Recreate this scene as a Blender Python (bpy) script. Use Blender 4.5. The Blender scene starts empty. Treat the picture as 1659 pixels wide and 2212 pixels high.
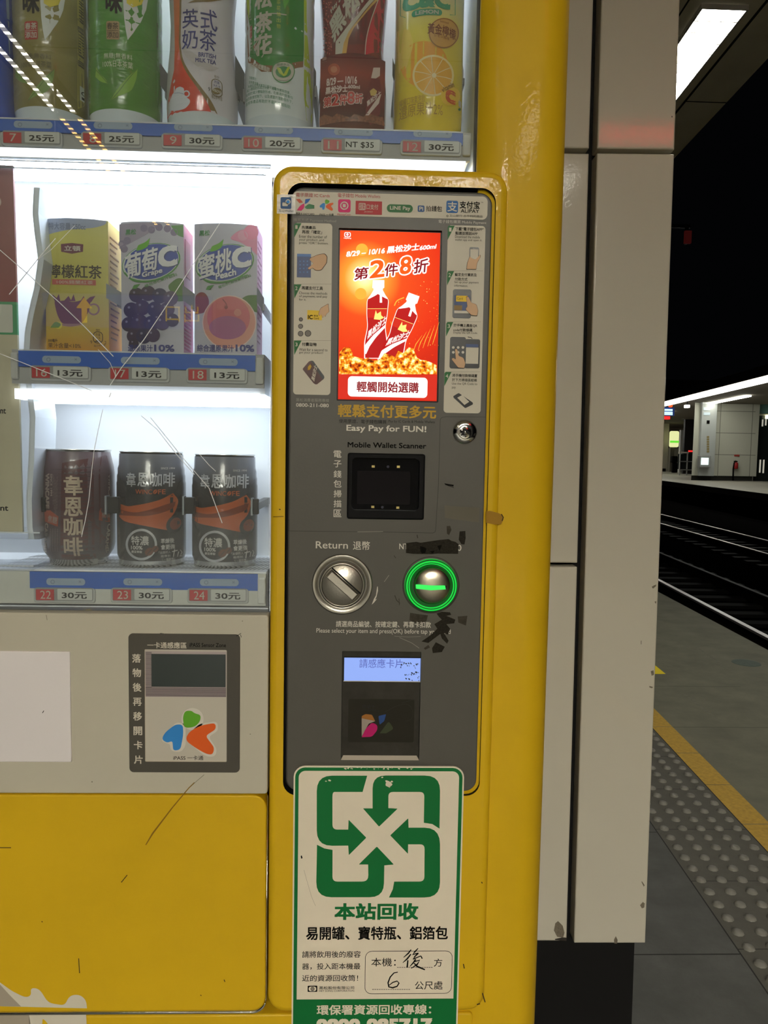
import bpy, bmesh, math, random
from math import sin, cos, pi, radians, sqrt, atan2
from mathutils import Vector, Matrix
from mathutils.geometry import tessellate_polygon
random.seed(7)
SC = bpy.context.scene
COL = SC.collection

# ------------------------------------------------------------------ camera
FPX, CX, CY = 1650.0, 829.5, 1106.0
EYE = Vector((0, 0, 1.24))
_a, _p, _r = radians(1.9), radians(4.39), radians(1.01)
FW = Vector((sin(_a)*cos(_p), cos(_a)*cos(_p), -sin(_p)))
_r0 = Vector((cos(_a), -sin(_a), 0)); _u0 = _r0.cross(FW)
UP = _u0*cos(_r) - _r0*sin(_r)
RT = _r0*cos(_r) + _u0*sin(_r)
cd = bpy.data.cameras.new('camera'); cam = bpy.data.objects.new('camera', cd); COL.objects.link(cam)
cd.sensor_fit = 'VERTICAL'; cd.sensor_height = 36.0; cd.lens = FPX*36.0/2212.0
cd.clip_start = 0.02; cd.clip_end = 400
m3 = Matrix((RT, UP, -FW)).transposed()
cam.matrix_world = Matrix.Translation(EYE) @ m3.to_4x4()
SC.camera = cam

# ------------------------------------------------------------------ world and exposure
w = bpy.data.worlds.new('night'); SC.world = w; w.use_nodes = True
w.node_tree.nodes['Background'].inputs[0].default_value = (0.55, 0.6, 0.75, 1)
w.node_tree.nodes['Background'].inputs[1].default_value = 0.0015
vs = SC.view_settings
vs.view_transform = 'Standard'; vs.look = 'None'; vs.gamma = 1.0; vs.exposure = 0.0
try: vs.use_curve_mapping = False
except Exception: pass
SC.cycles.max_bounces = 10; SC.cycles.transparent_max_bounces = 16
SC.cycles.caustics_reflective = False; SC.cycles.caustics_refractive = False
SC.cycles.sample_clamp_indirect = 4.0
SC.cycles.use_denoising = True
K_ROOM = 26.0      # strength of the station's ceiling lamps
K_FILL = 144.0      # strength of the added unseen lamps that brighten the machine front
K_SHELF = 20.0      # strength of the lamps under the shelves

# ------------------------------------------------------------------ helpers: pixels of the photo to points of the place
def ray(x, y):
    return FW + RT*((x-CX)/FPX) - UP*((y-CY)/FPX)
def U(x, y, Y):
    d = ray(x, y); t = Y/d.y
    return (d.x*t, EYE.z + d.z*t)
def G(x, y, z):
    d = ray(x, y); t = (z-EYE.z)/d.z
    return (d.x*t, d.y*t)

# ------------------------------------------------------------------ helpers: materials
def lin(c):
    r = []
    for v in c:
        v = v/255.0
        r.append(v/12.92 if v <= 0.04045 else ((v+0.055)/1.055)**2.4)
    return (r[0], r[1], r[2], 1)
_M = {}
def new_mat(name):
    m = bpy.data.materials.new(name); m.use_nodes = True
    return m, m.node_tree, m.node_tree.nodes, m.node_tree.links
def mat(rgb, rough=0.5, metal=0.0, coat=0.0, bump=0.0, bscale=200.0, var=0.0, vscale=20.0, spec=0.25, coord='Object', stretch=None):
    key = (rgb, rough, metal, coat, bump, bscale, var, vscale, spec, coord, stretch)
    if key in _M: return _M[key]
    m, nt, N, L = new_mat('paint')
    b = N['Principled BSDF']
    b.inputs['Base Color'].default_value = lin(rgb)
    b.inputs['Roughness'].default_value = rough
    b.inputs['Metallic'].default_value = metal
    b.inputs['Specular IOR Level'].default_value = spec
    if coat:
        b.inputs['Coat Weight'].default_value = coat; b.inputs['Coat Roughness'].default_value = 0.04
    if bump or var:
        tc = N.new('ShaderNodeTexCoord'); src = tc.outputs[coord]
        if stretch:
            mp = N.new('ShaderNodeMapping'); mp.inputs['Scale'].default_value = stretch
            L.new(src, mp.inputs['Vector']); src = mp.outputs[0]
    if bump:
        n = N.new('ShaderNodeTexNoise'); n.inputs['Scale'].default_value = bscale; n.inputs['Detail'].default_value = 2
        L.new(src, n.inputs['Vector'])
        bp = N.new('ShaderNodeBump'); bp.inputs['Strength'].default_value = bump; bp.inputs['Distance'].default_value = 0.002
        L.new(n.outputs[0], bp.inputs['Height']); L.new(bp.outputs[0], b.inputs['Normal'])
        if coat: L.new(bp.outputs[0], b.inputs['Coat Normal'])
    if var:
        n = N.new('ShaderNodeTexNoise'); n.inputs['Scale'].default_value = vscale; n.inputs['Detail'].default_value = 6; n.inputs['Roughness'].default_value = 0.65
        L.new(src, n.inputs['Vector'])
        mr = N.new('ShaderNodeMapRange'); mr.inputs['From Min'].default_value = 0.3; mr.inputs['From Max'].default_value = 0.7
        mr.inputs['To Min'].default_value = 1-var; mr.inputs['To Max'].default_value = 1+var
        L.new(n.outputs[0], mr.inputs['Value'])
        mx = N.new('ShaderNodeMix'); mx.data_type = 'RGBA'; mx.blend_type = 'MULTIPLY'; mx.inputs[0].default_value = 1
        mx.inputs[6].default_value = lin(rgb); L.new(mr.outputs[0], mx.inputs[7]); L.new(mx.outputs[2], b.inputs['Base Color'])
    _M[key] = m
    return m
def emis(rgb, s=1.0):
    key = ('e', rgb, s)
    if key in _M: return _M[key]
    m, nt, N, L = new_mat('lamp_light')
    b = N['Principled BSDF']; b.inputs['Base Color'].default_value = (0.02, 0.02, 0.02, 1)
    b.inputs['Emission Color'].default_value = lin(rgb); b.inputs['Emission Strength'].default_value = s
    b.inputs['Roughness'].default_value = 0.5; b.inputs['Specular IOR Level'].default_value = 0.0
    _M[key] = m
    return m
def clear(name, tint=(1, 1, 1), refl=1.0, dirt=0.03, rough=0.0, dscale=30, dcol=(0.8, 0.8, 0.8), ior=1.45):
    """thin clear sheet: transparent, with Fresnel reflection and a little dirt, also used as haze"""
    m, nt, N, L = new_mat(name); N.remove(N['Principled BSDF'])
    tr = N.new('ShaderNodeBsdfTransparent'); tr.inputs[0].default_value = (*tint, 1)
    gl = N.new('ShaderNodeBsdfGlossy'); gl.inputs['Roughness'].default_value = rough; gl.inputs[0].default_value = (refl, refl, refl, 1)
    fr = N.new('ShaderNodeFresnel'); fr.inputs[0].default_value = ior
    mx = N.new('ShaderNodeMixShader'); L.new(fr.outputs[0], mx.inputs[0]); L.new(tr.outputs[0], mx.inputs[1]); L.new(gl.outputs[0], mx.inputs[2])
    df = N.new('ShaderNodeBsdfDiffuse'); df.inputs[0].default_value = (*dcol, 1)
    tc = N.new('ShaderNodeTexCoord'); n = N.new('ShaderNodeTexNoise'); n.inputs['Scale'].default_value = dscale; n.inputs['Detail'].default_value = 5
    mp = N.new('ShaderNodeMapping'); mp.inputs['Rotation'].default_value = (0, 0.5, 0); mp.inputs['Scale'].default_value = (1, 1, 6)
    L.new(tc.outputs['Object'], mp.inputs[0]); L.new(mp.outputs[0], n.inputs['Vector'])
    mr = N.new('ShaderNodeMapRange'); mr.inputs['To Min'].default_value = dirt*0.4; mr.inputs['To Max'].default_value = dirt*1.6
    L.new(n.outputs[0], mr.inputs['Value'])
    m2 = N.new('ShaderNodeMixShader'); L.new(mr.outputs[0], m2.inputs[0]); L.new(mx.outputs[0], m2.inputs[1]); L.new(df.outputs[0], m2.inputs[2])
    L.new(m2.outputs[0], N['Material Output'].inputs[0])
    return m
def ramp_mat(stops, rough=0.3, axis=2, coat=0.0, bump=0.0, bscale=60.0, spec=0.25):
    """printed colour that changes along the height of the thing"""
    m, nt, N, L = new_mat('print')
    b = N['Principled BSDF']; b.inputs['Roughness'].default_value = rough; b.inputs['Specular IOR Level'].default_value = spec
    if coat: b.inputs['Coat Weight'].default_value = coat; b.inputs['Coat Roughness'].default_value = 0.08
    tc = N.new('ShaderNodeTexCoord'); sp = N.new('ShaderNodeSeparateXYZ'); L.new(tc.outputs['Generated'], sp.inputs[0])
    cr = N.new('ShaderNodeValToRGB'); el = cr.color_ramp.elements
    while len(el) < len(stops): el.new(0.5)
    for e, (p, c) in zip(el, stops): e.position = p; e.color = lin(c)
    L.new(sp.outputs[axis], cr.inputs[0]); L.new(cr.outputs[0], b.inputs['Base Color'])
    if bump:
        n = N.new('ShaderNodeTexNoise'); n.inputs['Scale'].default_value = bscale
        mp = N.new('ShaderNodeMapping'); mp.inputs['Scale'].default_value = (1, 1, 2.5)
        L.new(tc.outputs['Object'], mp.inputs[0]); L.new(mp.outputs[0], n.inputs['Vector'])
        bp = N.new('ShaderNodeBump'); bp.inputs['Strength'].default_value = bump; bp.inputs['Distance'].default_value = 0.002
        L.new(n.outputs[0], bp.inputs['Height']); L.new(bp.outputs[0], b.inputs['Normal'])
    return m

# ------------------------------------------------------------------ helpers: shapes
class B:
    def __init__(s): s.v = []; s.f = []; s.m = []; s.sm = []; s.mats = []
    def mi(s, m):
        if m not in s.mats: s.mats.append(m)
        return s.mats.index(m)
    def add(s, vs_, fs, m, smooth=False):
        n = len(s.v); s.v += [tuple(q) for q in vs_]; k = s.mi(m)
        for f in fs: s.f.append(tuple(i+n for i in f)); s.m.append(k); s.sm.append(smooth)
    def box(s, x0, x1, y0, y1, z0, z1, m, bev=0.0):
        if bev > 0:
            bm = bmesh.new(); bmesh.ops.create_cube(bm, size=1)
            for q in bm.verts: q.co = Vector(((x0+x1)/2+q.co.x*(x1-x0), (y0+y1)/2+q.co.y*(y1-y0), (z0+z1)/2+q.co.z*(z1-z0)))
            bmesh.ops.bevel(bm, geom=list(bm.edges), offset=bev, segments=2, affect='EDGES', profile=0.5)
            bm.verts.index_update()
            s.add([q.co for q in bm.verts], [[q.index for q in f.verts] for f in bm.faces], m); bm.free(); return
        V = [(x, y, z) for x in (x0, x1) for y in (y0, y1) for z in (z0, z1)]
        s.add(V, [(0, 1, 3, 2), (4, 6, 7, 5), (0, 4, 5, 1), (2, 3, 7, 6), (0, 2, 6, 4), (1, 5, 7, 3)], m)
    def hexa(s, base, top, m):
        """prism between two rings of points"""
        n = len(base)
        s.add(list(base)+list(top), [tuple(range(n))[::-1], tuple(range(n, 2*n))]+[(i, (i+1) % n, n+(i+1) % n, n+i) for i in range(n)], m)
    def lathe(s, prof, cx, cy, m, seg=48, z0=0.0, bands=None, smooth=True, axis='Z'):
        """prof: (r, z, [material])"""
        V = []
        for q in prof:
            for k in range(seg):
                t = 2*pi*k/seg
                if axis == 'Z': V.append((cx+q[0]*cos(t), cy+q[0]*sin(t), z0+q[1]))
                else: V.append((cx+q[0]*cos(t), z0+q[1], cy+q[0]*sin(t)))
        n = len(prof); base = len(s.v); s.v += V
        for i in range(n-1):
            mm = prof[i][2] if len(prof[i]) > 2 else m
            k = s.mi(mm)
            for j in range(seg):
                a, b_ = i*seg+j, i*seg+(j+1) % seg
                f = (a, b_, b_+seg, a+seg) if axis == 'Z' else (a, a+seg, b_+seg, b_)
                s.f.append(tuple(base+q for q in f)); s.m.append(k); s.sm.append(smooth)
    def tube(s, pts, r, m, seg=8, closed=False, caps=True):
        pts = [Vector(p) for p in pts]; n = len(pts); V = []
        up = Vector((0, 0, 1))
        for i, p in enumerate(pts):
            a = pts[i-1] if (i > 0 or closed) else p; b_ = pts[(i+1) % n] if (i < n-1 or closed) else p
            t = (b_-a).normalized(); q = up if abs(t.dot(up)) < 0.95 else Vector((1, 0, 0))
            x = t.cross(q).normalized(); y = x.cross(t)
            rr = r[i] if isinstance(r, (list, tuple)) else r
            for k in range(seg):
                c = 2*pi*k/seg; V.append(p+x*cos(c)*rr+y*sin(c)*rr)
        F = []
        for i in range(n if closed else n-1):
            for k in range(seg):
                a, b_ = i*seg+k, i*seg+(k+1) % seg; c = ((i+1) % n)*seg
                F.append((a, b_, c+(k+1) % seg, c+k))
        if caps and not closed: F.append(tuple(range(seg))[::-1]); F.append(tuple(range((n-1)*seg, n*seg)))
        s.add(V, F, m, True)
    def plate(s, x0, x1, z0, z1, r, yf, yb, m, fil=0.0, holes=(), nf=5, hole_mat=None, hole_depth=None):
        """rounded plate facing -Y with a rolled edge and rounded holes"""
        def loop(d):
            return rrect(x0+d, x1-d, z0+d, z1-d, max(r-d, 0.0004))
        rings = []
        if fil > 0:
            for k in range(nf+1):
                t = pi/2*k/nf; rings.append((loop(fil*(1-sin(t))), yf+fil*(1-cos(t))))
            rings = rings[::-1]           # outermost first
            rings.insert(0, (rings[0][0], yb))
        else: rings = [(loop(0), yb), (loop(0), yf)]
        n = len(rings[0][0]); V = []
        for lp, y in rings: V += [(x, y, z) for x, z in lp]
        F = []
        for i in range(len(rings)-1):
            for k in range(n):
                a, b_ = i*n+k, i*n+(k+1) % n; F.append((a, a+n, b_+n, b_))
        s.add(V, F, m, fil > 0)
        lps = [[Vector((x, z, 0)) for x, z in rings[-1][0]]]
        for h in holes: lps.append([Vector((x, z, 0)) for x, z in rrect(*h)])
        fl = [q for lp in lps for q in lp]
        T = [fix(t, fl) for t in tessellate_polygon(lps)]
        s.add([(q.x, yf, q.y) for q in fl], T, m)
        for h in holes:
            lp = rrect(*h); k = len(lp); yd = yb if hole_depth is None else yf+hole_depth
            s.add([(x, yf, z) for x, z in lp]+[(x, yd, z) for x, z in lp], [(i, (i+1) % k, k+(i+1) % k, k+i) for i in range(k)], hole_mat or m)
    def build(s, name, parent=None, loc=None):
        me = bpy.data.meshes.new(name); me.from_pydata(s.v, [], s.f)
        for m in s.mats: me.materials.append(m)
        me.polygons.foreach_set('material_index', s.m); me.polygons.foreach_set('use_smooth', s.sm)
        me.update()
        o = bpy.data.objects.new(name, me); COL.objects.link(o)
        if parent is not None:
            o.parent = parent
            o.matrix_parent_inverse = world_of(parent).inverted()
        return o
_W = {}
def world_of(o): return _W.get(o.name, Matrix.Identity(4))
def fix(t, P):
    a, b_, c = P[t[0]], P[t[1]], P[t[2]]
    return tuple(t) if (b_-a).cross(c-a).z > 0 else (t[0], t[2], t[1])
def rrect(x0, x1, z0, z1, r, n=6):
    r = min(r, (x1-x0)/2-1e-6, (z1-z0)/2-1e-6); P = []
    for cx, cz, a in ((x1-r, z1-r, 0), (x0+r, z1-r, 90), (x0+r, z0+r, 180), (x1-r, z0+r, 270)):
        for k in range(n+1):
            t = radians(a+90*k/n); P.append((cx+r*cos(t), cz+r*sin(t)))
    return P
def rounded(pts, n=5):
    """points (u, v) or (u, v, r): corners with r become arcs"""
    O = []; k = len(pts)
    for i, p in enumerate(pts):
        if len(p) < 3 or p[2] <= 0: O.append((p[0], p[1])); continue
        a = Vector(pts[i-1][:2]); b_ = Vector(p[:2]); c = Vector(pts[(i+1) % k][:2])
        d1 = (a-b_); d2 = (c-b_); r1 = min(p[2], d1.length*0.5); r2 = min(p[2], d2.length*0.5)
        s0 = b_+d1.normalized()*r1; s1 = b_+d2.normalized()*r2
        for j in range(n+1):
            t = j/n; q = s0*(1-t)**2+b_*2*t*(1-t)+s1*t*t; O.append((q.x, q.y))
    return O
def ell(cx, cy, rx, ry, n=28, rot=0.0, a0=0.0, a1=360.0):
    O = []; c, s_ = cos(radians(rot)), sin(radians(rot))
    full = abs(a1-a0) >= 359.9
    for k in range(n if full else n+1):
        t = radians(a0+(a1-a0)*k/n); x, y = rx*cos(t), ry*sin(t)
        O.append((cx+x*c-y*s_, cy+x*s_+y*c))
    return O
_T = {}
def glyphs(s):
    if s in _T: return _T[s]
    c = bpy.data.curves.new('t', 'FONT'); c.body = s; c.resolution_u = 3
    o = bpy.data.objects.new('t', c); COL.objects.link(o)
    dg = bpy.context.evaluated_depsgraph_get(); ev = o.evaluated_get(dg); me = ev.to_mesh(); me.calc_loop_triangles()
    V = [(q.co.x, q.co.y) for q in me.vertices]; F = []
    for t in me.loop_triangles:
        a, b_, d = t.vertices
        A = (V[b_][0]-V[a][0])*(V[d][1]-V[a][1])-(V[b_][1]-V[a][1])*(V[d][0]-V[a][0])
        if abs(A) < 1e-9: continue
        F.append((a, b_, d) if A > 0 else (a, d, b_))
    ev.to_mesh_clear(); bpy.data.objects.remove(o); bpy.data.curves.remove(c)
    us = sorted({i for f in F for i in f})
    if not us: _T[s] = ([], [], (0, 0, 1, 1)); return _T[s]
    mp = {k: i for i, k in enumerate(us)}
    V = [V[i] for i in us]; F = [tuple(mp[i] for i in f) for f in F]
    bb = (min(p[0] for p in V), min(p[1] for p in V), max(p[0] for p in V), max(p[1] for p in V))
    _T[s] = (V, F, bb); return _T[s]
class Dec:
    """print on a surface that faces -Y; drawn in the pixels of a zoomed crop of the photo (ox, oy, scale)"""
    def __init__(s, b, Y, zoom=(0, 0, 1), surf=None, step=None, eps=0.00012, top=0):
        s.b = b; s.Y = Y; s.z = zoom; s.surf = surf; s.step = step; s.eps = eps; s.n = top
    def pt(s, u, v):
        x = s.z[0]+u/s.z[2]; y = s.z[1]+v/s.z[2]; Y = s.Y
        X, Z = U(x, y, Y)
        if s.surf:
            for _ in range(4): Y = s.surf(X, Z); X, Z = U(x, y, Y)
        return (X, Z)
    def put(s, P, F, m, lay):
        if s.surf and s.step and F:
            bm = bmesh.new(); vs_ = [bm.verts.new((x, z, 0)) for x, z in P]
            for f in F:
                try: bm.faces.new([vs_[i] for i in f])
                except ValueError: pass
            for ax in (0, 1):
                lo = min(p[ax] for p in P); hi = max(p[ax] for p in P); k = math.ceil(lo/s.step+1e-6)
                while k*s.step < hi-1e-6:
                    co = [0, 0, 0]; co[ax] = k*s.step; no = [0, 0, 0]; no[ax] = 1
                    bmesh.ops.bisect_plane(bm, geom=list(bm.verts)+list(bm.edges)+list(bm.faces), plane_co=co, plane_no=no, dist=1e-7)
                    k += 1
            bm.verts.index_update()
            P = [(q.co.x, q.co.y) for q in bm.verts]; F = [[q.index for q in f.verts] for f in bm.faces]; bm.free()
        e = s.eps*lay
        if s.surf and hasattr(s.surf, 'lim'):
            P = [(min(max(x, s.surf.cx-s.surf.lim(z)), s.surf.cx+s.surf.lim(z)), z) for x, z in P]
        s.b.add([(x, (s.surf(x, z) if s.surf else s.Y)-e, z) for x, z in P], F, m, bool(s.surf))
    def poly(s, pts, m, lay=1, holes=()):
        lps = [[Vector((*s.pt(*p), 0)) for p in lp] for lp in [rounded(pts)]+[rounded(h) for h in holes]]
        fl = [q for lp in lps for q in lp]
        s.put([(q.x, q.y) for q in fl], [fix(t, fl) for t in tessellate_polygon(lps)], m, lay)
    def rect(s, u0, v0, u1, v1, m, lay=1, r=0.0):
        """upright in the place (not in the photo)"""
        (x0, z0), (x1, z1) = s.span(u0, v0, u1, v1)
        k = (x1-x0)/max(u1-u0, 1e-6); P = rrect(x0, x1, z0, z1, r*k) if r else [(x1, z1), (x0, z1), (x0, z0), (x1, z0)]
        fl = [Vector((x, z, 0)) for x, z in P]
        s.put(P, [fix(t, fl) for t in tessellate_polygon([fl])], m, lay)
    def span(s, u0, v0, u1, v1):
        um, vm = (u0+u1)/2, (v0+v1)/2
        return (s.pt(u0, vm)[0], s.pt(um, v1)[1]), (s.pt(u1, vm)[0], s.pt(um, v0)[1])
    def frame(s, u0, v0, u1, v1, w_, m, lay=1, r=0.0):
        (x0, z0), (x1, z1) = s.span(u0, v0, u1, v1); k = (x1-x0)/(u1-u0)
        A = rrect(x0, x1, z0, z1, max(r*k, 1e-5)); d = w_*k; C_ = rrect(x0+d, x1-d, z0+d, z1-d, max(r*k-d, 1e-5)); n = len(A)
        s.put(A+C_, [(i, (i+1) % n, n+(i+1) % n, n+i) for i in range(n)], m, lay)
    def circ(s, u, v, r, m, lay=1, ry=None, rot=0.0, a0=0, a1=360):
        s.poly(ell(u, v, r, ry or r, 28, rot, a0, a1), m, lay)
    def ring(s, u, v, r0, r1, m, lay=1, a0=0.0, a1=360.0, n=32):
        P = []; F = []
        for k in range(n+1):
            t = radians(a0+(a1-a0)*k/n); P += [s.pt(u+r0*cos(t), v+r0*sin(t)), s.pt(u+r1*cos(t), v+r1*sin(t))]
        for k in range(n): F.append((2*k, 2*k+2, 2*k+3, 2*k+1))
        s.put(P, F, m, lay)
    def line(s, pts, w_, m, lay=1):
        Q = [Vector(p[:2]) for p in pts]; L_ = []; R_ = []
        for i, p in enumerate(Q):
            a = Q[max(i-1, 0)]; b_ = Q[min(i+1, len(Q)-1)]; t = (b_-a).normalized(); nn = Vector((-t.y, t.x))
            ww = (w_[i] if isinstance(w_, (list, tuple)) else w_)/2
            L_.append(p+nn*ww); R_.append(p-nn*ww)
        n = len(Q); P = [s.pt(*p) for p in L_]+[s.pt(*p) for p in R_]
        s.put(P, [(i, i+1, n+i+1, n+i) for i in range(n-1)], m, lay)
    def text(s, t, u0, v0, u1, v1, m, lay=2, bold=0.0):
        (x0, z0), (x1, z1) = s.span(u0, v0, u1, v1)
        s._tx(t, (x0, z0), (x1, z0), (x0, z1), m, lay, bold)
    def textq(s, t, bl, br, tl, m, lay=2, bold=0.0):
        s._tx(t, s.pt(*bl), s.pt(*br), s.pt(*tl), m, lay, bold)
    def _tx(s, t, O, X, T_, m, lay, bold):
        V, F, bb = glyphs(t)
        if not F: return
        ax = ((X[0]-O[0])/(bb[2]-bb[0]+2*bold), (X[1]-O[1])/(bb[2]-bb[0]+2*bold)); ay = ((T_[0]-O[0])/(bb[3]-bb[1]+2*bold), (T_[1]-O[1])/(bb[3]-bb[1]+2*bold))
        for i, (dx, dy) in enumerate(((0, 0),) if bold == 0 else ((0, 0), (bold*2, 0), (0, bold*2), (bold*2, bold*2))):
            P = []
            for x, y in V:
                a, c = x-bb[0]+dx, y-bb[1]+dy
                P.append((O[0]+ax[0]*a+ay[0]*c, O[1]+ax[1]*a+ay[1]*c))
            s.put(P, F, m, lay+i*0.2)
def lathe_surf(prof, cx, cy, z0=0.0):
    pr = sorted([(q[1]+z0, q[0]) for q in prof])
    def rad(z):
        if z <= pr[0][0]: return pr[0][1]
        for i in range(len(pr)-1):
            if z <= pr[i+1][0]:
                a, b_ = pr[i], pr[i+1]; t = (z-a[0])/max(b_[0]-a[0], 1e-9); return a[1]*(1-t)+b_[1]*t
        return pr[-1][1]
    def f(x, z):
        r = rad(z); d = min(abs(x-cx), r*0.985)
        return cy-sqrt(r*r-d*d)
    f.cx = cx; f.lim = lambda z: rad(z)*0.975
    return f
def tag(o, label=None, cat=None, group=None, kind=None):
    if label: o['label'] = label
    if cat: o['category'] = cat
    if group: o['group'] = group
    if kind: o['kind'] = kind
    return o
def thing(name, loc, label=None, cat=None, group=None, kind=None):
    o = bpy.data.objects.new(name, None); COL.objects.link(o); o.location = loc; o.empty_display_size = 0.02
    _W[o.name] = Matrix.Translation(loc)
    return tag(o, label, cat, group, kind)
# ------------------------------------------------------------------ zoomed crops of the photo used for measuring
Z1 = (0, 0, 2.765); Z2 = (500, 0, 2.765); Z3 = (0, 350, 2.765); Z4 = (0, 830, 2.765)
Z5 = (580, 340, 3.0722); Z6 = (580, 850, 3.0722); Z7 = (0, 1300, 2.765); Z8 = (590, 1380, 3.6065); Z9 = (600, 1900, 3.6867)
ZP = (0, 0, 1)
# ------------------------------------------------------------------ paints
YEL = mat((206, 168, 26), 0.5, coat=0.14, spec=0.15, bump=0.05, bscale=260, var=0.05, vscale=9)
WHITE = mat((186, 181, 164), 0.4, var=0.03, vscale=12)
GREY = mat((80, 78, 72), 0.42, bump=0.04, bscale=500, var=0.04, vscale=15)
GREYD = mat((66, 64, 58), 0.45)
BLACK = mat((14, 14, 14), 0.35, spec=0.12)
SOFTBLACK = mat((16, 16, 17), 0.6, spec=0.08)
GAP = mat((8, 8, 8), 0.8)
CHROME = mat((225, 222, 215), 0.14, metal=1.0, bump=0.15, bscale=120)
STEEL = mat((190, 186, 178), 0.3, metal=1.0, bump=0.05, bscale=300, stretch=(1, 1, 12))
BRUSHED = mat((240, 234, 234), 0.3, metal=0.25, bump=0.06, bscale=300, stretch=(1, 1, 60))
CARD = mat((200, 194, 177), 0.5)
INK = mat((16, 15, 14), 0.7, spec=0.03)
INKL = mat((205, 200, 188), 0.6)
GOLD = mat((190, 150, 36), 0.5)
GREEN = mat((10, 100, 48), 0.45)
DGREEN = mat((22, 92, 40), 0.5)
REDP = mat((168, 40, 46), 0.5)
MAG = mat((205, 30, 105), 0.5)
BLUEP = mat((38, 92, 168), 0.5)
ORANGE = mat((216, 92, 32), 0.5)
SKYB = mat((50, 130, 200), 0.5)
LEAFG = mat((92, 160, 40), 0.5)
SKIN = mat((206, 170, 135), 0.6)
YCARD = mat((226, 190, 50), 0.5)
INNER = mat((232, 236, 240), 0.45)
FROST = clear('frosted_plastic', (0.97, 0.98, 1.0), 0.8, 0.35, 0.15, 20)
ACRYL = clear('clear_acrylic', (0.95, 0.97, 1.0), 1.0, 0.10, 0.03, 30, (0.9, 0.93, 1.0))
GLASS = clear('display_glass', (0.93, 0.95, 0.95), 1.0, 0.035, 0.0, 14, (0.75, 0.75, 0.72))  # diffuse dirt also stands in for the grey haze of reflections
BLUESTRIP = mat((28, 92, 190), 0.3)
RAILG = mat((168, 168, 166), 0.4)
LAMPW = emis((236, 244, 255), K_SHELF)
LAMPF = emis((244, 248, 255), 2.2)
RED7 = mat((186, 36, 44), 0.35)
TAGW = mat((205, 206, 200), 0.35)

YF = 0.680            # front of the yellow payment column
YG = 0.694            # front of the display glass
XL = -0.85            # left side of the machine (outside the photo)
TOP = 2.02
CT = 1.93                # ceiling of the display

vm = thing('vending_machine', (-0.33, 0.68, 0.0), 'tall yellow drink vending machine with lit display window and grey payment panel', 'vending machine')

# ---- cabinet walls behind the door
b = B()
b.box(0.150, 0.178, 0.745, 1.40, 0.03, TOP-0.01, YEL)
b.box(XL, XL+0.02, 0.745, 1.40, 0.03, TOP-0.01, YEL)
b.box(XL+0.02, 0.150, 1.38, 1.40, 0.03, TOP-0.01, YEL)
b.box(XL+0.02, 0.150, 0.745, 1.38, TOP-0.03, TOP-0.01, YEL)
b.box(XL+0.02, 0.150, 0.745, 1.38, 0.03, 0.06, YEL)
for x, y in ((XL+0.08, 0.80), (0.10, 0.80), (XL+0.08, 1.3), (0.10, 1.3)): b.lathe([(0.0, 0), (0.03, 0), (0.03, 0.03), (0.0, 0.03)], x, y, BLACK, 16)
b.build('cabinet', vm)

# ---- yellow door: right stile with rolled edge, top rail, left stile, lower band
b = B()
R_ = 0.030; prof = [(0.1, 0.745), (0.1, 0.684), (0.126, 0.684)]
for k in range(13):
    t = radians(90*k/12); prof.append((0.1815-R_+R_*sin(t), 0.684+R_-R_*cos(t)))
prof += [(0.1815, 0.745)]
n = len(prof)
V = [(x, y, z) for z in (0.03, TOP) for x, y in prof]
sm_f = [(i, i+1, n+i+1, n+i) for i in range(n-1)]
b.add(V, sm_f, YEL, True); b.add(V, [tuple(range(n)), tuple(range(n, 2*n))[::-1], (n-1, 0, n, 2*n-1)], YEL)
b.box(XL, 0.1, 0.684, 0.745, CT, TOP, YEL, 0.006)
b.box(XL, XL+0.05, 0.684, 0.745, 0.03, CT, YEL, 0.006)
b.plate(XL+0.02, 0.115, 0.03, 0.7138, 0.004, YF+0.0004, 0.745, YEL, 0.002)
b.build('door_frame', vm)

# ---- payment column: raised yellow surround with a rounded top and a recess
zt = U(820, 360, YF)[1]
HX0, HX1, HZ0, HZ1 = -0.0655, 0.1153, 0.9262, 1.4712
b = B()
b.plate(-0.0787, 0.1262, 0.7145, zt, 0.017, YF, 0.745, YEL, 0.0065, [(HX0, HX1, HZ0, HZ1, 0.0125)], 6, GAP, 0.012)
b.add([(HX0-.001, YF+0.0118, HZ0-.001), (HX1+.001, YF+0.0118, HZ0-.001), (HX1+.001, YF+0.0118, HZ1+.001), (HX0-.001, YF+0.0118, HZ1+.001)], [(0, 1, 2, 3)], GAP)
D = Dec(b, YF, Z6)
TAPE = mat((150, 112, 30), 0.7); DIRT = mat((48, 40, 22), 0.8)
D.poly([(1442, 782), (1470, 778, 8), (1535, 796, 10), (1556, 815, 10), (1560, 835, 8), (1545, 866, 8), (1500, 870, 10), (1444, 858)], TAPE, 2)
D.line([(1545, 800), (1558, 822), (1550, 845)], 7, DIRT, 3)
D.line([(30, 818), (100, 816)], 3, DIRT, 1)
D2 = Dec(b, YF, ZP)
for l in ([(1042, 2145), (1048, 2165)], [(1001, 2082), (1003, 2092)], [(1030, 2170), (1037, 2168)], [(603, 1100), (606, 1101)], [(1040, 1905), (1042, 1908)]): D2.line(l, 2.2, DIRT, 1)
b.build('payment_surround', vm)

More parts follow.
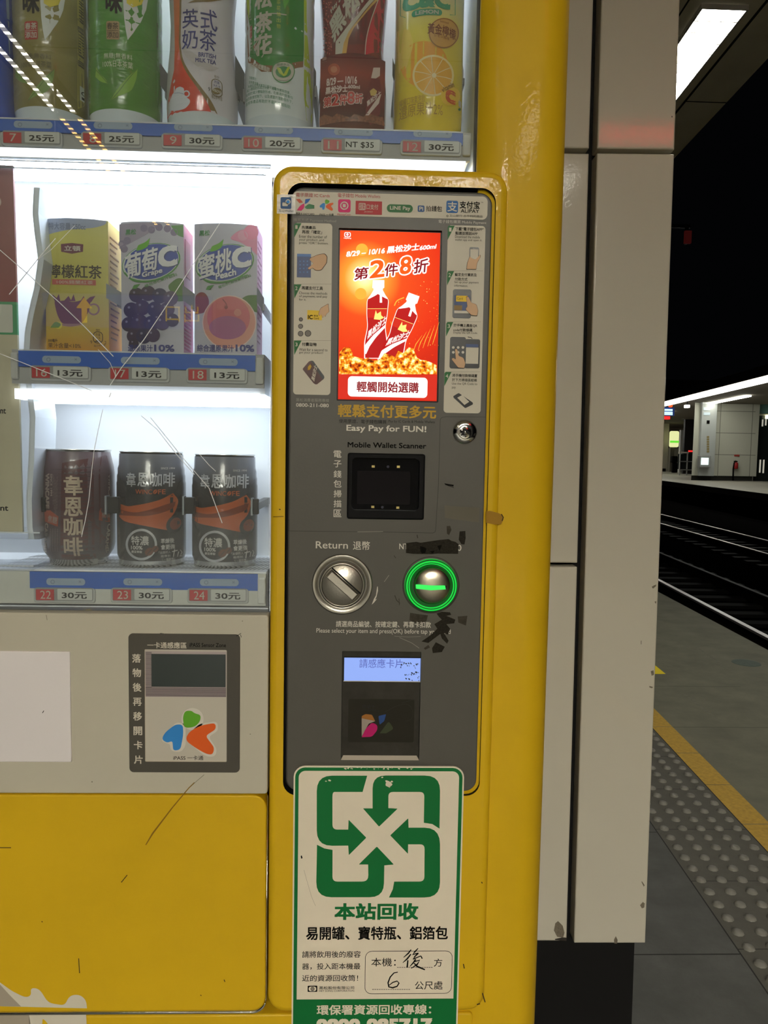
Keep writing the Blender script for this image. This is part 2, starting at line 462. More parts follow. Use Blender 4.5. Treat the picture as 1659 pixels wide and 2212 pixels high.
# ---- grey payment panel
PY = 0.6835
PX0, PX1, PZ0, PZ1 = -0.0632, 0.1133, 0.9285, 1.4688
def hole(zm, u0, v0, u1, v1, r):
    d = Dec(b, PY, zm); (x0, z0), (x1, z1) = d.span(u0, v0, u1, v1); return (x0, x1, z0, z1, r)
b = B()
h_scr = hole(Z5, 466, 468, 1122, 1618, 0.0015); h_scr = (-0.0212, 0.0692, 1.2858, 1.4352, 0.001)
h_scan = hole(Z6, 522, 398, 1036, 836, 0.002)
h_card = hole(Z8, 533, 98, 1146, 944, 0.0008)
b.plate(PX0, PX1, PZ0, PZ1, 0.0115, PY, PY+0.006, GREY, 0.0018, [h_scr, h_scan, h_card], 4, GREYD, 0.0055)
D = Dec(b, PY, Z6)
LN = mat((44, 42, 39), 0.6); LNL = mat((140, 136, 126), 0.5)
# seams of the panel's plates
D.line(rounded([(130, 912), (700, 918), (1108, 926, 22), (1128, 600), (1140, 160, 20), (1180, 154), (1440, 156)]), 3, LN, 1)
D.line([(590, 918), (760, 916)], 3, LNL, 2)
D.text('輕鬆支付更多元', 460, 76, 1113, 162, GOLD, 2, 0.022)
D.text('使用票證、電子錢包購買', 468, 173, 783, 199, INK, 2)
D.text('Pay by IC Cards & Mobile Wallets', 797, 178, 1103, 200, INK, 2)
D.text('Easy Pay for FUN!', 517, 212, 1047, 264, INKL, 2, 0.02)
D.text('Mobile Wallet Scanner', 525, 326, 1047, 362, INK, 2, 0.02)
for c, (v0, v1) in zip('電子錢包掃描區', ((378, 426), (444, 490), (511, 558), (574, 623), (641, 689), (707, 755), (770, 820))): D.text(c, 432, v0, 484, v1, INKL, 2, 0.008)
D.text('Return', 314, 982, 527, 1029, INKL, 2, 0.006); D.text('退幣', 561, 980, 673, 1038, INKL, 2, 0.006)
D.text('NT', 868, 996, 926, 1033, INKL, 2, 0.004); D.text('$', 934, 998, 962, 1044, INKL, 2, 0.004)
D.text('5', 1060, 1002, 1085, 1040, INKL, 2, 0.004); D.text('10', 1140, 1003, 1190, 1042, INKL, 2, 0.004); D.text('50', 1224, 1004, 1280, 1044, INKL, 2, 0.004)
D.text('請選商品編號、按確定鍵、再靠卡扣款', 448, 1511, 1078, 1552, INKL, 2, 0.008)
D.text('Please select your item and press(OK) before tap your card', 318, 1561, 1208, 1600, INKL, 2)
# torn black tape, glue and scratches
GLUE = mat((56, 52, 45), 0.7, var=0.25, vscale=300, spec=0.05); GLUEB = mat((34, 31, 25), 0.6, var=0.45, vscale=700, spec=0.06); GLUEK = mat((13, 12, 10), 0.7, spec=0.03)
D.poly([(912, 992), (980, 984), (1010, 990), (1130, 972), (1195, 966), (1215, 978), (1240, 984), (1262, 1000), (1258, 1064), (1120, 1062), (1080, 1066), (960, 1064), (912, 1058)], GLUEB, 3)
D.poly([(1005, 1012), (1030, 1018), (1048, 1030), (1040, 1058), (1018, 1062), (1008, 1045)], GLUEK, 4)
D.poly([(1120, 1010), (1150, 1005), (1135, 1045)], GLUEK, 4); D.poly([(1070, 1048), (1105, 1042), (1090, 1062)], GLUEK, 4)
D.poly([(1182, 880), (1205, 878), (1214, 905), (1198, 940), (1184, 930)], GLUE, 3)
D.poly([(1268, 915), (1306, 912), (1308, 960), (1300, 1002), (1280, 1000), (1262, 970)], GLUEB, 3)
D.poly([(1168, 742), (1215, 748), (1400, 758), (1398, 856), (1250, 838), (1170, 824)], mat((88, 84, 72), 0.6), 1)
D.line([(1168, 598), (1195, 606), (1228, 612)], [4, 9, 12], INK, 2); D.line([(1172, 604), (1230, 625)], 3, INK, 2); D.line([(986, 938), (990, 960)], 6, GLUE, 2)
D.poly([(940, 1455), (1000, 1465), (1058, 1472), (1048, 1510), (1000, 1530), (935, 1505)], GLUE, 1)
D.poly([(1115, 1460), (1150, 1448), (1205, 1452), (1212, 1468), (1180, 1475), (1240, 1500), (1232, 1525), (1180, 1530), (1205, 1560), (1190, 1600), (1165, 1590), (1195, 1640), (1185, 1660), (1150, 1625), (1140, 1595), (1060, 1655), (1015, 1645), (1080, 1600), (1120, 1560), (1100, 1530), (1150, 1500), (1128, 1478)], GLUEB, 3)
D.poly([(1085, 1690), (1110, 1650), (1170, 1680), (1150, 1715), (1090, 1722)], GLUEB, 3); D.poly([(1030, 1690), (1060, 1668), (1072, 1685), (1040, 1700)], GLUE, 3)
D.poly([(1255, 1480), (1320, 1475), (1310, 1540), (1260, 1520)], GLUE, 1)
D.line([(835, 1610), (930, 1616), (1010, 1612)], 2, LNL, 1); D.line([(870, 1620), (950, 1655), (1000, 1690)], 2.5, LNL, 1)
D.line([(800, 1205), (768, 1250)], 3, LNL, 1); D.line([(838, 1340), (850, 1372), (872, 1392)], 5, GLUE, 1); D.line([(866, 1360), (868, 1405)], 4, GLUE, 1); D.line([(832, 1075), (845, 1092)], 4, GLUE, 1)
# curved arrow beside the return knob
D.poly([(721, 1282), (725, 1280), (726, 1310), (717, 1348), (708, 1368), (720, 1362), (702, 1385), (685, 1401), (700, 1362), (713, 1340)], INKL, 2)
D.text('黑松消費者服務專線', 183, 33, 402, 56, LNL, 2); D.text('0800-211-080', 183, 66, 400, 90, INKL, 2, 0.012)
D = Dec(b, PY, Z5)
D.text('購買方式 Payment Method', 166, 408, 448, 432, LNL, 2); D.text('電子錢包購買 Mobile Payment', 1128, 418, 1445, 444, INKL, 2)
panel = b.build('payment_panel', vm)

# wallet logo strip
b = B(); D = Dec(b, PY-0.0004, Z5)
(x0, z0), (x1, z1) = D.span(160, 242, 1454, 396)
b.plate(x0, x1, z0, z1, 0.0045, PY-0.0004, PY+0.0005, CARD)
D.text('電子票證 IC Cards', 183, 238, 407, 265, REDP, 2); D.text('電子錢包 Mobile Wallets', 460, 241, 742, 269, REDP, 2)
BR = mat((190, 88, 60), 0.5)
D.poly([(182, 278), (208, 276), (232, 300, 10), (205, 304)], BR, 2); D.poly([(188, 352), (212, 318, 18), (238, 305), (238, 335, 14), (218, 354)], MAG, 2)
D.poly([(245, 278), (280, 274), (262, 300, 8), (240, 312, 8)], BLUEP, 2); D.poly([(240, 330), (268, 308, 10), (304, 318), (304, 340), (250, 342, 8)], GREEN, 2)
D.text('悠遊卡 EASYCARD', 181, 367, 305, 384, INK, 2, 0.01)
def heart_logo(D, u, v, k, lay):
    """three leaf shapes, one of each colour"""
    def q(P): return [(u+x*k, v+y*k, r*k) for x, y, r in P]
    D.poly(q([(1092, 690, 20), (1105, 650, 26), (1145, 650, 14), (1160, 664, 14), (1200, 676, 16), (1196, 715, 30), (1160, 750, 30), (1100, 752, 22)]), LEAFG, lay)
    D.poly(q([(1048, 732, 20), (1092, 732, 22), (1096, 790, 30), (1078, 884, 24), (1035, 888, 16), (1030, 830, 14), (1000, 842, 14), (965, 822, 22), (985, 780, 30)]), SKYB, lay)
    D.poly(q([(1130, 775, 30), (1200, 738, 30), (1287, 722, 26), (1290, 760, 18), (1228, 800, 20), (1280, 870, 18), (1272, 912, 22), (1235, 910, 30), (1165, 870, 30), (1105, 825, 30)]), ORANGE, lay)
heart_logo(D, 340-972*0.285, 280-650*0.285, 0.285, 2)
D.text('iPASS 一卡通', 337, 372, 432, 389, INK, 2, 0.01)
D.rect(462, 279, 545, 365, MAG, 2, 14); D.ring(503, 321, 20, 28, CARD, 3); D.rect(493, 310, 513, 332, CARD, 3, 3)
D.text('MoneyCoin', 457, 374, 545, 389, REDP, 2, 0.01)
D.rect(578, 291, 753, 380, REDP, 2, 2); D.text('街', 604, 309, 640, 347, CARD, 3, 0.005); D.frame(599, 304, 644, 350, 4, CARD, 3, 6); D.text('口支付', 650, 312, 728, 347, CARD, 3, 0.005); D.text('JKOPAY', 635, 358, 693, 368, CARD, 3)
D.rect(785, 313, 958, 366, DGREEN, 2, 26); D.text('LINE Pay', 806, 325, 941, 357, CARD, 3, 0.02)
D.rect(990, 320, 1035, 362, mat((40, 78, 130), 0.5), 2, 8); D.text('Pi', 1000, 328, 1026, 354, CARD, 3, 0.02); D.text('拍錢包', 1045, 322, 1152, 360, INK, 2, 0.006)
D.rect(1180, 288, 1258, 369, mat((34, 92, 150), 0.5), 2, 12); D.text('支', 1187, 295, 1252, 360, CARD, 3, 0.01); D.text('支付宝', 1268, 292, 1402, 341, INK, 2, 0.02); D.text('ALIPAY', 1275, 345, 1398, 368, INK, 2, 0.008); D.text('TM', 1410, 296, 1424, 303, INK, 2)
D.ring(1187, 389, 4, 7, INK, 2); D.text('玉山銀行 合作特約商店', 1200, 382, 1422, 397, INK, 2)
o = b.build('payment_logo_strip', panel); o['label'] = 'white strip of payment logos'

# instruction cards
def instruction_card(u0, v0, u1, v1, tri):
    b_ = B(); D_ = Dec(b_, PY-0.0004, Z5); (x0_, z0_), (x1_, z1_) = D_.span(u0, v0, u1, v1)
    b_.plate(x0_, x1_, z0_, z1_, 0.003, PY-0.0004, PY+0.0005, CARD)
    return b_, D_
DOT = mat((120, 112, 98), 0.6); PHONE = mat((26, 26, 28), 0.3); SCRB = mat((70, 110, 170), 0.4); SCRD = mat((44, 64, 110), 0.4)
def dots(D, u0, u1, v):
    k = u0
    while k < u1: D.rect(k, v, k+4, v+3, DOT, 2); k += 8
def hand(D, P, lay):
    D.poly(P, INK, lay); cx = sum(p[0] for p in P)/len(P); cy = sum(p[1] for p in P)/len(P)
    D.poly([(cx+(p[0]-cx)*0.955, cy+(p[1]-cy)*0.955, p[2]) for p in P], SKIN, lay+1)
b, D = instruction_card(168, 436, 417, 1575, 0)
for v, nme in ((437, '1'), (843, '2'), (1216, '3')):
    D.poly([(169, v+(12 if v < 500 else 0)), (172+(8 if v < 500 else 0), v), (219, v), (171, v+96)], DGREEN, 2); D.text(nme, 178, v+14, 193, v+38, CARD, 3, 0.01)
dots(D, 170, 414, 840); dots(D, 170, 412, 1214)
D.text('先選產品', 220, 455, 313, 476, INK, 2, 0.012); D.text('再按「確定」', 222, 484, 355, 508, INK, 2, 0.012)
D.text('Enter the number of', 203, 517, 388, 536, INK, 2); D.text('your product ,and', 203, 540, 368, 559, INK, 2); D.text('press “OK” button.', 203, 562, 398, 580, INK, 2)
D.poly([(190, 640), (282, 642), (281, 798), (188, 796)], SCRD, 2); D.poly([(190, 640), (282, 642), (282, 660), (190, 658)], SCRB, 3)
for i in range(4):
    for j in range(3): D.circ(210+j*24, 690+i*24, 5, SCRB, 3)
hand(D, [(258, 738, 6), (300, 705, 8), (270, 680, 8), (276, 668, 8), (330, 645, 14), (375, 637, 14), (392, 660, 10), (388, 700, 10), (350, 752, 14), (310, 752, 10), (295, 735, 6), (266, 748, 6)], 4)
D.text('再選支付工具', 220, 856, 361, 880, INK, 2, 0.012)
D.text('Choose the methods', 203, 893, 390, 910, INK, 2); D.text('of payment, and pay', 203, 915, 390, 934, INK, 2); D.text('for it.', 203, 936, 250, 951, INK, 2)
D.poly([(258, 1013), (356, 1018), (354, 1081), (256, 1076)], YCARD, 2); D.text('IC', 262, 1046, 294, 1074, INK, 3, 0.03); D.text('票證', 300, 1046, 330, 1058, INK, 3); D.text('Card', 300, 1062, 334, 1074, INK, 3, 0.01)
hand(D, [(398, 970, 6), (345, 1000, 10), (330, 1040, 8), (340, 1055, 6), (350, 1040, 6), (356, 1064, 6), (366, 1062, 5), (366, 1045, 5), (378, 1060, 5), (384, 1040, 5), (404, 1025, 5)], 4)
for u, v, r in ((215, 1076, 13), (213, 1121, 16), (213, 1170, 18), (262, 1168, 21)): D.circ(u, v, r, mat((110, 104, 96), 0.4), 2); D.ring(u, v, r-3, r, INK, 3); 
D.text('付費取物', 222, 1229, 319, 1253, INK, 2, 0.012); D.text('Wait for a second to', 203, 1268, 392, 1286, INK, 2); D.text('get your product!', 203, 1289, 362, 1306, INK, 2)
CANB = mat((62, 22, 16), 0.4)
D.poly([(225, 1405, 8), (270, 1352, 10), (296, 1350, 6), (372, 1455, 12), (368, 1470, 6), (318, 1510, 12), (300, 1500, 6)], CANB, 2)
D.poly([(280, 1350), (296, 1350, 6), (372, 1455, 10), (368, 1470, 6), (360, 1474)], PHONE, 3); D.poly([(262, 1390), (278, 1372), (286, 1388), (276, 1410), (260, 1412)], GOLD, 4)
D.textq('黑松沙士', (305, 1490), (325, 1392), (283, 1470), CARD, 4, 0.02)
o = b.build('instruction_card', panel); o['label'] = 'white card with three payment steps left of the screen'
b, D = instruction_card(1176, 452, 1424, 1697, 0)
for (u, v), nme in zip(((1188, 453), (1184, 755), (1178, 1093), (1166, 1424)), '1234'):
    D.poly([(u+2, v+8), (u+10, v), (u+48, v), (u, v+96)], DGREEN, 2); D.text(nme, u+10, v+14, u+26, v+40, CARD, 3, 0.01)
dots(D, 1184, 1420, 752); dots(D, 1180, 1412, 1090); dots(D, 1174, 1406, 1422)
for t, u0, v0, u1, v1, bo in (('下載“電子錢包APP”', 1240, 465, 1428, 488, .01), ('點選並開啟APP', 1240, 494, 1387, 516, .01), ('Download the mobile', 1238, 520, 1403, 537, 0), ('wallet app and open it.', 1238, 542, 1417, 559, 0),
    ('設定支付資訊及', 1237, 768, 1382, 790, .01), ('付款方式', 1237, 798, 1320, 819, .01), ('Set up your payment', 1233, 822, 1395, 840, 0), ('information.', 1233, 845, 1323, 859, 0),
    ('於手機上產生QR', 1228, 1105, 1385, 1127, .01), ('code付款條碼', 1226, 1135, 1352, 1156, .01), ('Display the QR Code.', 1226, 1158, 1388, 1174, 0),
    ('將手機付款條碼置', 1220, 1437, 1385, 1459, .01), ('於下方掃描區結帳', 1218, 1467, 1383, 1488, .01), ('Use the QR Code to', 1217, 1495, 1385, 1512, 0), ('pay.', 1217, 1522, 1245, 1538, 0)): D.text(t, u0, v0, u1, v1, INK, 2, bo)
D.rect(1333, 597, 1396, 690, PHONE, 2, 8); D.rect(1338, 610, 1391, 680, CARD, 3)
hand(D, [(1312, 745, 4), (1318, 700, 8), (1335, 655, 8), (1345, 668, 6), (1372, 680, 10), (1405, 645, 6), (1408, 660, 8), (1385, 700, 10), (1378, 745, 4)], 4)
D.rect(1222, 876, 1345, 1068, PHONE, 2, 14); D.rect(1232, 915, 1334, 1035, SCRD, 3); D.rect(1244, 918, 1322, 958, YCARD, 4, 4); D.text('Card', 1250, 930, 1288, 945, INK, 5); D.rect(1232, 982, 1284, 1015, mat((130, 104, 58), 0.5), 4); D.rect(1232, 1018, 1334, 1036, INKL, 4)
hand(D, [(1310, 925, 8), (1325, 922, 8), (1345, 965, 8), (1380, 975, 14), (1392, 1020, 14), (1384, 1055, 8), (1345, 1050, 8), (1305, 1010, 8), (1318, 990, 6)], 6)
D.rect(1203, 1192, 1308, 1402, PHONE, 2, 14); D.rect(1302, 1207, 1402, 1400, PHONE, 3, 12); D.rect(1309, 1262, 1392, 1370, CARD, 4); D.rect(1309, 1240, 1392, 1260, SCRD, 4)
for i in range(2):
    for j in range(3): D.circ(1226+j*32, 1262+i*32, 9, INKL, 4)
D.line([(1322, 1192), (1345, 1195), (1352, 1205)], 4, INK, 3)
hand(D, [(1236, 1270, 8), (1250, 1268, 8), (1262, 1318, 8), (1295, 1330, 12), (1308, 1370, 10), (1300, 1402, 6), (1258, 1398, 8), (1212, 1340, 8), (1222, 1330, 6), (1242, 1342, 6)], 6)
D.poly([(1225, 1585, 8), (1262, 1563, 8), (1357, 1628, 8), (1356, 1640, 5), (1305, 1665, 8), (1228, 1595, 6)], PHONE, 2); D.poly([(1252, 1595), (1285, 1577), (1332, 1622), (1300, 1643)], CARD, 3)
o = b.build('instruction_card', panel); o['label'] = 'white card with four mobile payment steps right of the screen'

# lit advertising screen
SY = PY+0.0022
def screen_mat(kind):
    m, nt, N, L = new_mat('screen'); bs = N['Principled BSDF']; bs.inputs['Base Color'].default_value = (0.01, 0.01, 0.01, 1); bs.inputs['Roughness'].default_value = 0.25; bs.inputs['Specular IOR Level'].default_value = 0.0
    tc = N.new('ShaderNodeTexCoord')
    if kind == 'bg':
        mp = N.new('ShaderNodeMapping'); mp.vector_type = 'POINT'; mp.inputs['Location'].default_value = (-0.26, 0, -0.72*1.62); mp.inputs['Scale'].default_value = (1, 0, 1.62)
        L.new(tc.outputs['Generated'], mp.inputs[0]); ln = N.new('ShaderNodeVectorMath'); ln.operation = 'LENGTH'; L.new(mp.outputs[0], ln.inputs[0])
        cr = N.new('ShaderNodeValToRGB'); st = [(0.0, (255, 250, 200)), (0.09, (255, 225, 130)), (0.2, (250, 150, 50)), (0.36, (232, 78, 28)), (0.75, (222, 52, 20)), (1.0, (200, 40, 18))]
        L.new(ln.outputs['Value'], cr.inputs[0])
    else:
        n = N.new('ShaderNodeTexNoise'); n.inputs['Scale'].default_value = 300; n.inputs['Detail'].default_value = 4; L.new(tc.outputs['Object'], n.inputs['Vector'])
        cr = N.new('ShaderNodeValToRGB'); st = [(0.3, (96, 20, 4)), (0.42, (214, 90, 10)), (0.52, (250, 170, 30)), (0.62, (255, 240, 150)), (0.72, (255, 255, 235))]
        L.new(n.outputs[0], cr.inputs[0])
    el = cr.color_ramp.elements
    while len(el) < len(st): el.new(0.5)
    for e, (p, c) in zip(el, st): e.position = p; e.color = lin(c)
    L.new(cr.outputs[0], bs.inputs['Emission Color']); bs.inputs['Emission Strength'].default_value = 1.25
    return m
SBG = screen_mat('bg'); ROCK = screen_mat('rock')
EW = emis((255, 250, 244), 1.3); ER = emis((214, 44, 26), 1.1); ED = emis((150, 14, 30), 0.9); EM = emis((110, 8, 16), 0.8); EO = emis((246, 92, 14), 1.2); EB = emis((196, 24, 24), 1.0); EY = emis((255, 222, 120), 1.3); EG = emis((255, 176, 60), 1.2)
b = B(); D = Dec(b, SY, Z5)
(x0, z0), (x1, z1) = (h_scr[0]+0.0012, h_scr[2]+0.0014), (h_scr[1]-0.0012, h_scr[3]-0.0014)
b.box(h_scr[0], h_scr[1], SY+0.0006, PY+0.0056, h_scr[2], h_scr[3], BLACK)
b.add([(x0, SY, z0), (x1, SY, z0), (x1, SY, z1), (x0, SY, z1)], [(0, 1, 2, 3)], SBG)
D.circ(620, 612, 40, EG, 1); D.circ(612, 905, 38, EG, 1)
# falling sparks
for k in range(130):
    u = random.uniform(840, 1130); v = random.uniform(820, 1340); r = random.uniform(1.0, 3.2)
    if u < 1000 and v < 900: continue
    D.poly([(u-r, v), (u, v-r*1.4), (u+r, v), (u, v+r)], random.choice((EY, EG, EO)), 2)
for k in range(5):
    t0 = 960+k*32; D.line([(t0, 1290-k*12), (t0+18, 1240-k*14), (t0+60-k*4, 1180-k*22)], [2, 5, 1], random.choice((EG, EY)), 2)
D.line(rounded([(835, 985), (850, 950, 20), (900, 930)]), 7, EG, 2); D.line([(800, 1180), (822, 1130), (812, 1090)], 4, EG, 2)
# two bottles
def ad_bottle(M):
    q = lambda P: [(*M(p[0], p[1]), (p[2] if len(p) > 2 else 0)) for p in P]
    D.poly(q([(-38, -190), (38, -190), (40, -140), (30, -132), (34, -110, 10), (74, -60, 20), (70, 40, 30), (58, 120, 30), (78, 220, 30), (72, 330), (-72, 330), (-78, 220, 30), (-60, 120, 30), (-70, 40, 30), (-72, -60, 20), (-34, -110, 10), (-30, -132), (-40, -140)]), EW, 3)
    D.poly(q([(-34, -105), (34, -105), (70, -60, 16), (66, 40, 30), (54, 120, 30), (72, 220, 30), (66, 326), (-66, 326), (-72, 220, 30), (-56, 120, 30), (-66, 40, 30), (-68, -60, 16)]), EB, 4)
    D.poly(q([(-34, -118), (34, -118), (66, -62, 10), (20, -85), (0, -98), (-20, -85), (-64, -62, 10)]), EW, 5)
    D.poly(q([(12, -95), (26, -95), (30, -40), (14, -40)]), EW, 5)
    D.poly(q([(-64, 0), (64, 0), (60, 60), (-60, 60)]), ER, 5)
    D.poly(q([(-20, 70), (-10, 10), (0, 34), (24, 18), (28, 44), (48, 60), (20, 74)]), EY, 6)
    D.poly(q([(-70, 240, 10), (-20, 175, 20), (58, 105), (60, 122), (0, 190, 20), (-40, 250), (-60, 300), (-72, 300)]), EW, 6)
    D.textq('黑松沙士', M(-58, 205), M(62, 92), M(-54, 150), EW, 7, 0.02)
    D.line(q([(-64, 0), (64, 0)]), 3, EY, 7)
ad_bottle(lambda x, y: (722+x+y*-0.045, 1005+y*1.0))
cc, ss = cos(radians(20)), sin(radians(20))
ad_bottle(lambda x, y: (900+x*cc-y*ss*1.02, 1085+y*cc*0.98+x*ss))
# golden rocks
P = [(469, 1440)]; u = 469
for (a, c) in ((470, 1300), (500, 1262), (540, 1262), (565, 1320), (600, 1330), (635, 1340), (660, 1330), (700, 1350), (735, 1345), (770, 1300), (800, 1310), (840, 1325), (860, 1285), (895, 1300), (930, 1262), (960, 1270), (985, 1330), (1010, 1345), (1050, 1350), (1085, 1365), (1115, 1380)): P.append((a, c))
P.append((1115, 1440)); D.poly(P, ROCK, 9)
D.rect(466, 1440, 1116, 1606, ER, 9)
D.rect(527, 1458, 1054, 1592, EW, 10, 26); D.text('輕觸開始選購', 585, 1490, 996, 1561, ED, 11, 0.022)
D.rect(503, 497, 546, 530, EW, 3, 10); D.rect(509, 502, 540, 525, ER, 4, 6); D.circ(524, 513, 8, EW, 5); D.textq('HeySong', (500, 542), (548, 543), (501, 532), EW, 3, 0.02)
D.textq('8/29 – 10/16', (514, 662), (770, 638), (520, 626), EW, 6, 0.03); D.textq('黑松沙士', (784, 640), (998, 618), (790, 592), EW, 6, 0.035); D.textq('600ml', (1000, 618), (1110, 607), (1006, 588), EW, 6, 0.03)
# the big offer: white outline under coloured characters
def offer(D, t, bl, br, tl, m, ow, om, lay):
    (u0, v0), (u1, v1), (u2, v2) = bl, br, tl; d = ow
    for k in range(8):
        a = 2*pi*k/8; dx, dy = d*cos(a), d*sin(a)
        D.textq(t, (u0+dx, v0+dy), (u1+dx, v1+dy), (u2+dx, v2+dy), om, lay, 0.02)
    D.textq(t, bl, br, tl, m, lay+1, 0.02)
for t, bl, br, tl, m_ in (('第', (566, 818), (660, 806), (572, 738), ED), ('2', (668, 806), (768, 794), (676, 688), EO), ('件', (768, 794), (856, 784), (774, 712), ED), ('8', (868, 782), (944, 772), (876, 664), EO), ('折', (960, 774), (1056, 762), (968, 682), ED)): offer(D, t, bl, br, tl, m_, 9, EW, 7)
o = b.build('touch_screen', panel); o['label'] = 'bright red advertising touch screen'

# scanner window
b = B(); D = Dec(b, PY+0.001, Z6)
sx0, sx1, sz0, sz1, _ = h_scan
b.plate(sx0+.0002, sx1-.0002, sz0+.0002, sz1-.0002, 0.002, PY-0.0012, PY+0.0054, SOFTBLACK, 0.0015, [hole(Z6, 552, 428, 1000, 776, 0.004)], 4, BLACK, 0.006)
b.box(sx0+.0005, sx1-.0005, PY+0.0044, PY+0.0054, sz0+.0005, sz1-.0005, mat((8, 8, 11), 0.08, spec=0.12))
D = Dec(b, PY+0.0044, Z6)
D.rect(588, 515, 940, 735, mat((20, 18, 21), 0.12, spec=0.12), 1, 6)
for u, v in ((695, 484), (862, 486), (692, 752), (858, 757)): D.rect(u-10, v-7, u+10, v+8, mat((210, 190, 120), 0.3), 2)
D.circ(793, 486, 9, mat((46, 46, 60), 0.2), 2); D.circ(756, 755, 9, mat((46, 46, 60), 0.2), 2)
o = b.build('scanner_window', panel); o['label'] = 'black glass scanner window'

# key lock
def disc_at(zm, u, v, Y): d = Dec(None, Y, zm); return d.pt(u, v)
lx, lz = disc_at(Z6, 1303, 256, PY); b = B()
b.lathe([(0.0, -0.0032), (0.0024, -0.0032), (0.0028, -0.0012), (0.0062, -0.0028), (0.0098, -0.0012), (0.0108, 0.0), (0.0112, 0.0008)], lx, lz, mat((200, 198, 194), 0.12, metal=1.0), 40, PY, axis='Y')
D = Dec(b, PY-0.0033, Z6)
for a in (20, 80, 140, 200, 260, 320):
    D.poly([(1303+36*cos(radians(a-9)), 256+36*sin(radians(a-9))), (1303+36*cos(radians(a+9)), 256+36*sin(radians(a+9))), (1303+24*cos(radians(a)), 256+24*sin(radians(a)))], BLACK, 1)
D.poly([(1278, 276), (1290, 236), (1308, 232), (1340, 262), (1320, 270), (1305, 250), (1296, 278)], BLACK, 2)
b.build('key_lock', panel)

# coin return knob
kx, kz = disc_at(Z6, 490, 1265, PY); b = B()
b.lathe([(0.0275, 0.0004), (0.0272, -0.0022), (0.0262, -0.0030), (0.0225, -0.0006), (0.0205, 0.0006), (0.0202, -0.0046), (0.0192, -0.0056), (0.0184, -0.0050), (0.0182, -0.0030)], kx, kz, mat((150, 146, 136), 0.3, metal=0.85), 56, PY, axis='Y')
KM = mat((168, 163, 152), 0.34, metal=0.9, bump=0.08, bscale=500)
b.lathe([(0.0182, -0.001), (0.0182, -0.0046), (0.0176, -0.0052), (0.0, -0.0052)], kx, kz, KM, 48, PY, axis='Y')
ang = radians(-41.5)
def kp(a, c, y): return (kx+a*cos(ang)-c*sin(ang), PY+y, kz+a*sin(ang)+c*cos(ang))
base = [kp(-0.0168, -0.0044, -0.0050), kp(0.0168, -0.0044, -0.0050), kp(0.0168, 0.0044, -0.0050), kp(-0.0168, 0.0044, -0.0050)]
top = [kp(-0.0150, -0.0032, -0.0098), kp(0.0150, -0.0032, -0.0098), kp(0.0150, 0.0032, -0.0098), kp(-0.0150, 0.0032, -0.0098)]
b.hexa(base, top, KM)
b.add([kp(-0.0172, 0.0046, -0.0053), kp(0.0172, 0.0046, -0.0053), kp(0.0172, 0.0060, -0.0053), kp(-0.0172, 0.0060, -0.0053)], [(0, 1, 2, 3)], SOFTBLACK)
o = b.build('return_knob', panel); o['label'] = 'round metal coin return knob'

# green lit coin slot
gx, gz = disc_at(Z6, 1078, 1271, PY); b = B()
GRL = emis((20, 222, 70), 0.95); GRD = emis((4, 100, 26), 0.6); GRB = emis((60, 240, 96), 1.1)
b.lathe([(0.0262, 0.0003), (0.0258, -0.0006), (0.0238, -0.0006)], gx, gz, GREYD, 56, PY, axis='Y')
b.lathe([(0.0240, 0.0, GRL), (0.0238, -0.0030, GRD), (0.0228, -0.0050, GRL), (0.0214, -0.0058, GRD), (0.0206, -0.0052, GRL), (0.0196, -0.0044, GRD), (0.0180, -0.0034, GRD), (0.0168, -0.0024)], gx, gz, GRL, 56, PY, axis='Y')
hx, hz = disc_at(Z6, 1086, 1268, PY)
CS = mat((175, 168, 150), 0.3, metal=1.0, bump=0.05, bscale=400)
b.lathe([(0.0170, -0.0010), (0.0168, -0.0046), (0.0156, -0.0062), (0.0120, -0.0078), (0.006, -0.0088), (0.0, -0.0090)], hx, hz, CS, 48, PY, axis='Y')
D = Dec(b, PY-0.0092, Z6)
D.poly([(976, 1266, 6), (1080, 1274), (1172, 1274, 4), (1178, 1300, 4), (1080, 1306), (978, 1296, 6)], GRB, 1)
D.poly([(1172, 1274), (1182, 1276), (1182, 1300), (1176, 1300)], BLACK, 1)
o = b.build('coin_slot', panel); o['label'] = 'metal coin slot in a green glowing ring'

# card reader
b = B(); cx0, cx1, cz0, cz1, _ = h_card; YC = PY+0.0040
b.box(cx0+.0003, cx1-.0003, YC, PY+0.0055, cz0+.0003, cz1-.0003, mat((52, 50, 45), 0.3, var=0.2, vscale=60, spec=0.08))
b.add([(cx0, PY-0.0004, cz0), (cx1, PY-0.0004, cz0), (cx1-.002, PY+.0038, cz0+.0028), (cx0+.002, PY+.0038, cz0+.0028)], [(0, 1, 2, 3)], mat((190, 180, 165), 0.4))
D = Dec(b, YC, Z8)
D.rect(548, 140, 1150, 336, SOFTBLACK, 1)
LCD = emis((150, 178, 250), 1.0); LCDT = emis((92, 104, 190), 0.9)
D.rect(553, 148, 1147, 328, LCD, 2); D.text('請感應卡片', 672, 156, 1010, 226, LCDT, 3)
for k in range(46):
    u = random.uniform(990, 1135); v = random.uniform(255, 325) if k < 30 else random.uniform(170, 230); r = random.uniform(2, 6)
    if v > 250 and u < 1000+(325-v)*0.6: continue
    D.poly(ell(u, v, r*1.6, r, 6, random.uniform(0, 90)), mat((60, 66, 80), 0.6), 4)
D.line([(548, 328), (1150, 334)], 6, INKL, 2)
D.rect(585, 470, 1098, 805, mat((42, 40, 35), 0.4, spec=0.05), 1, 14)
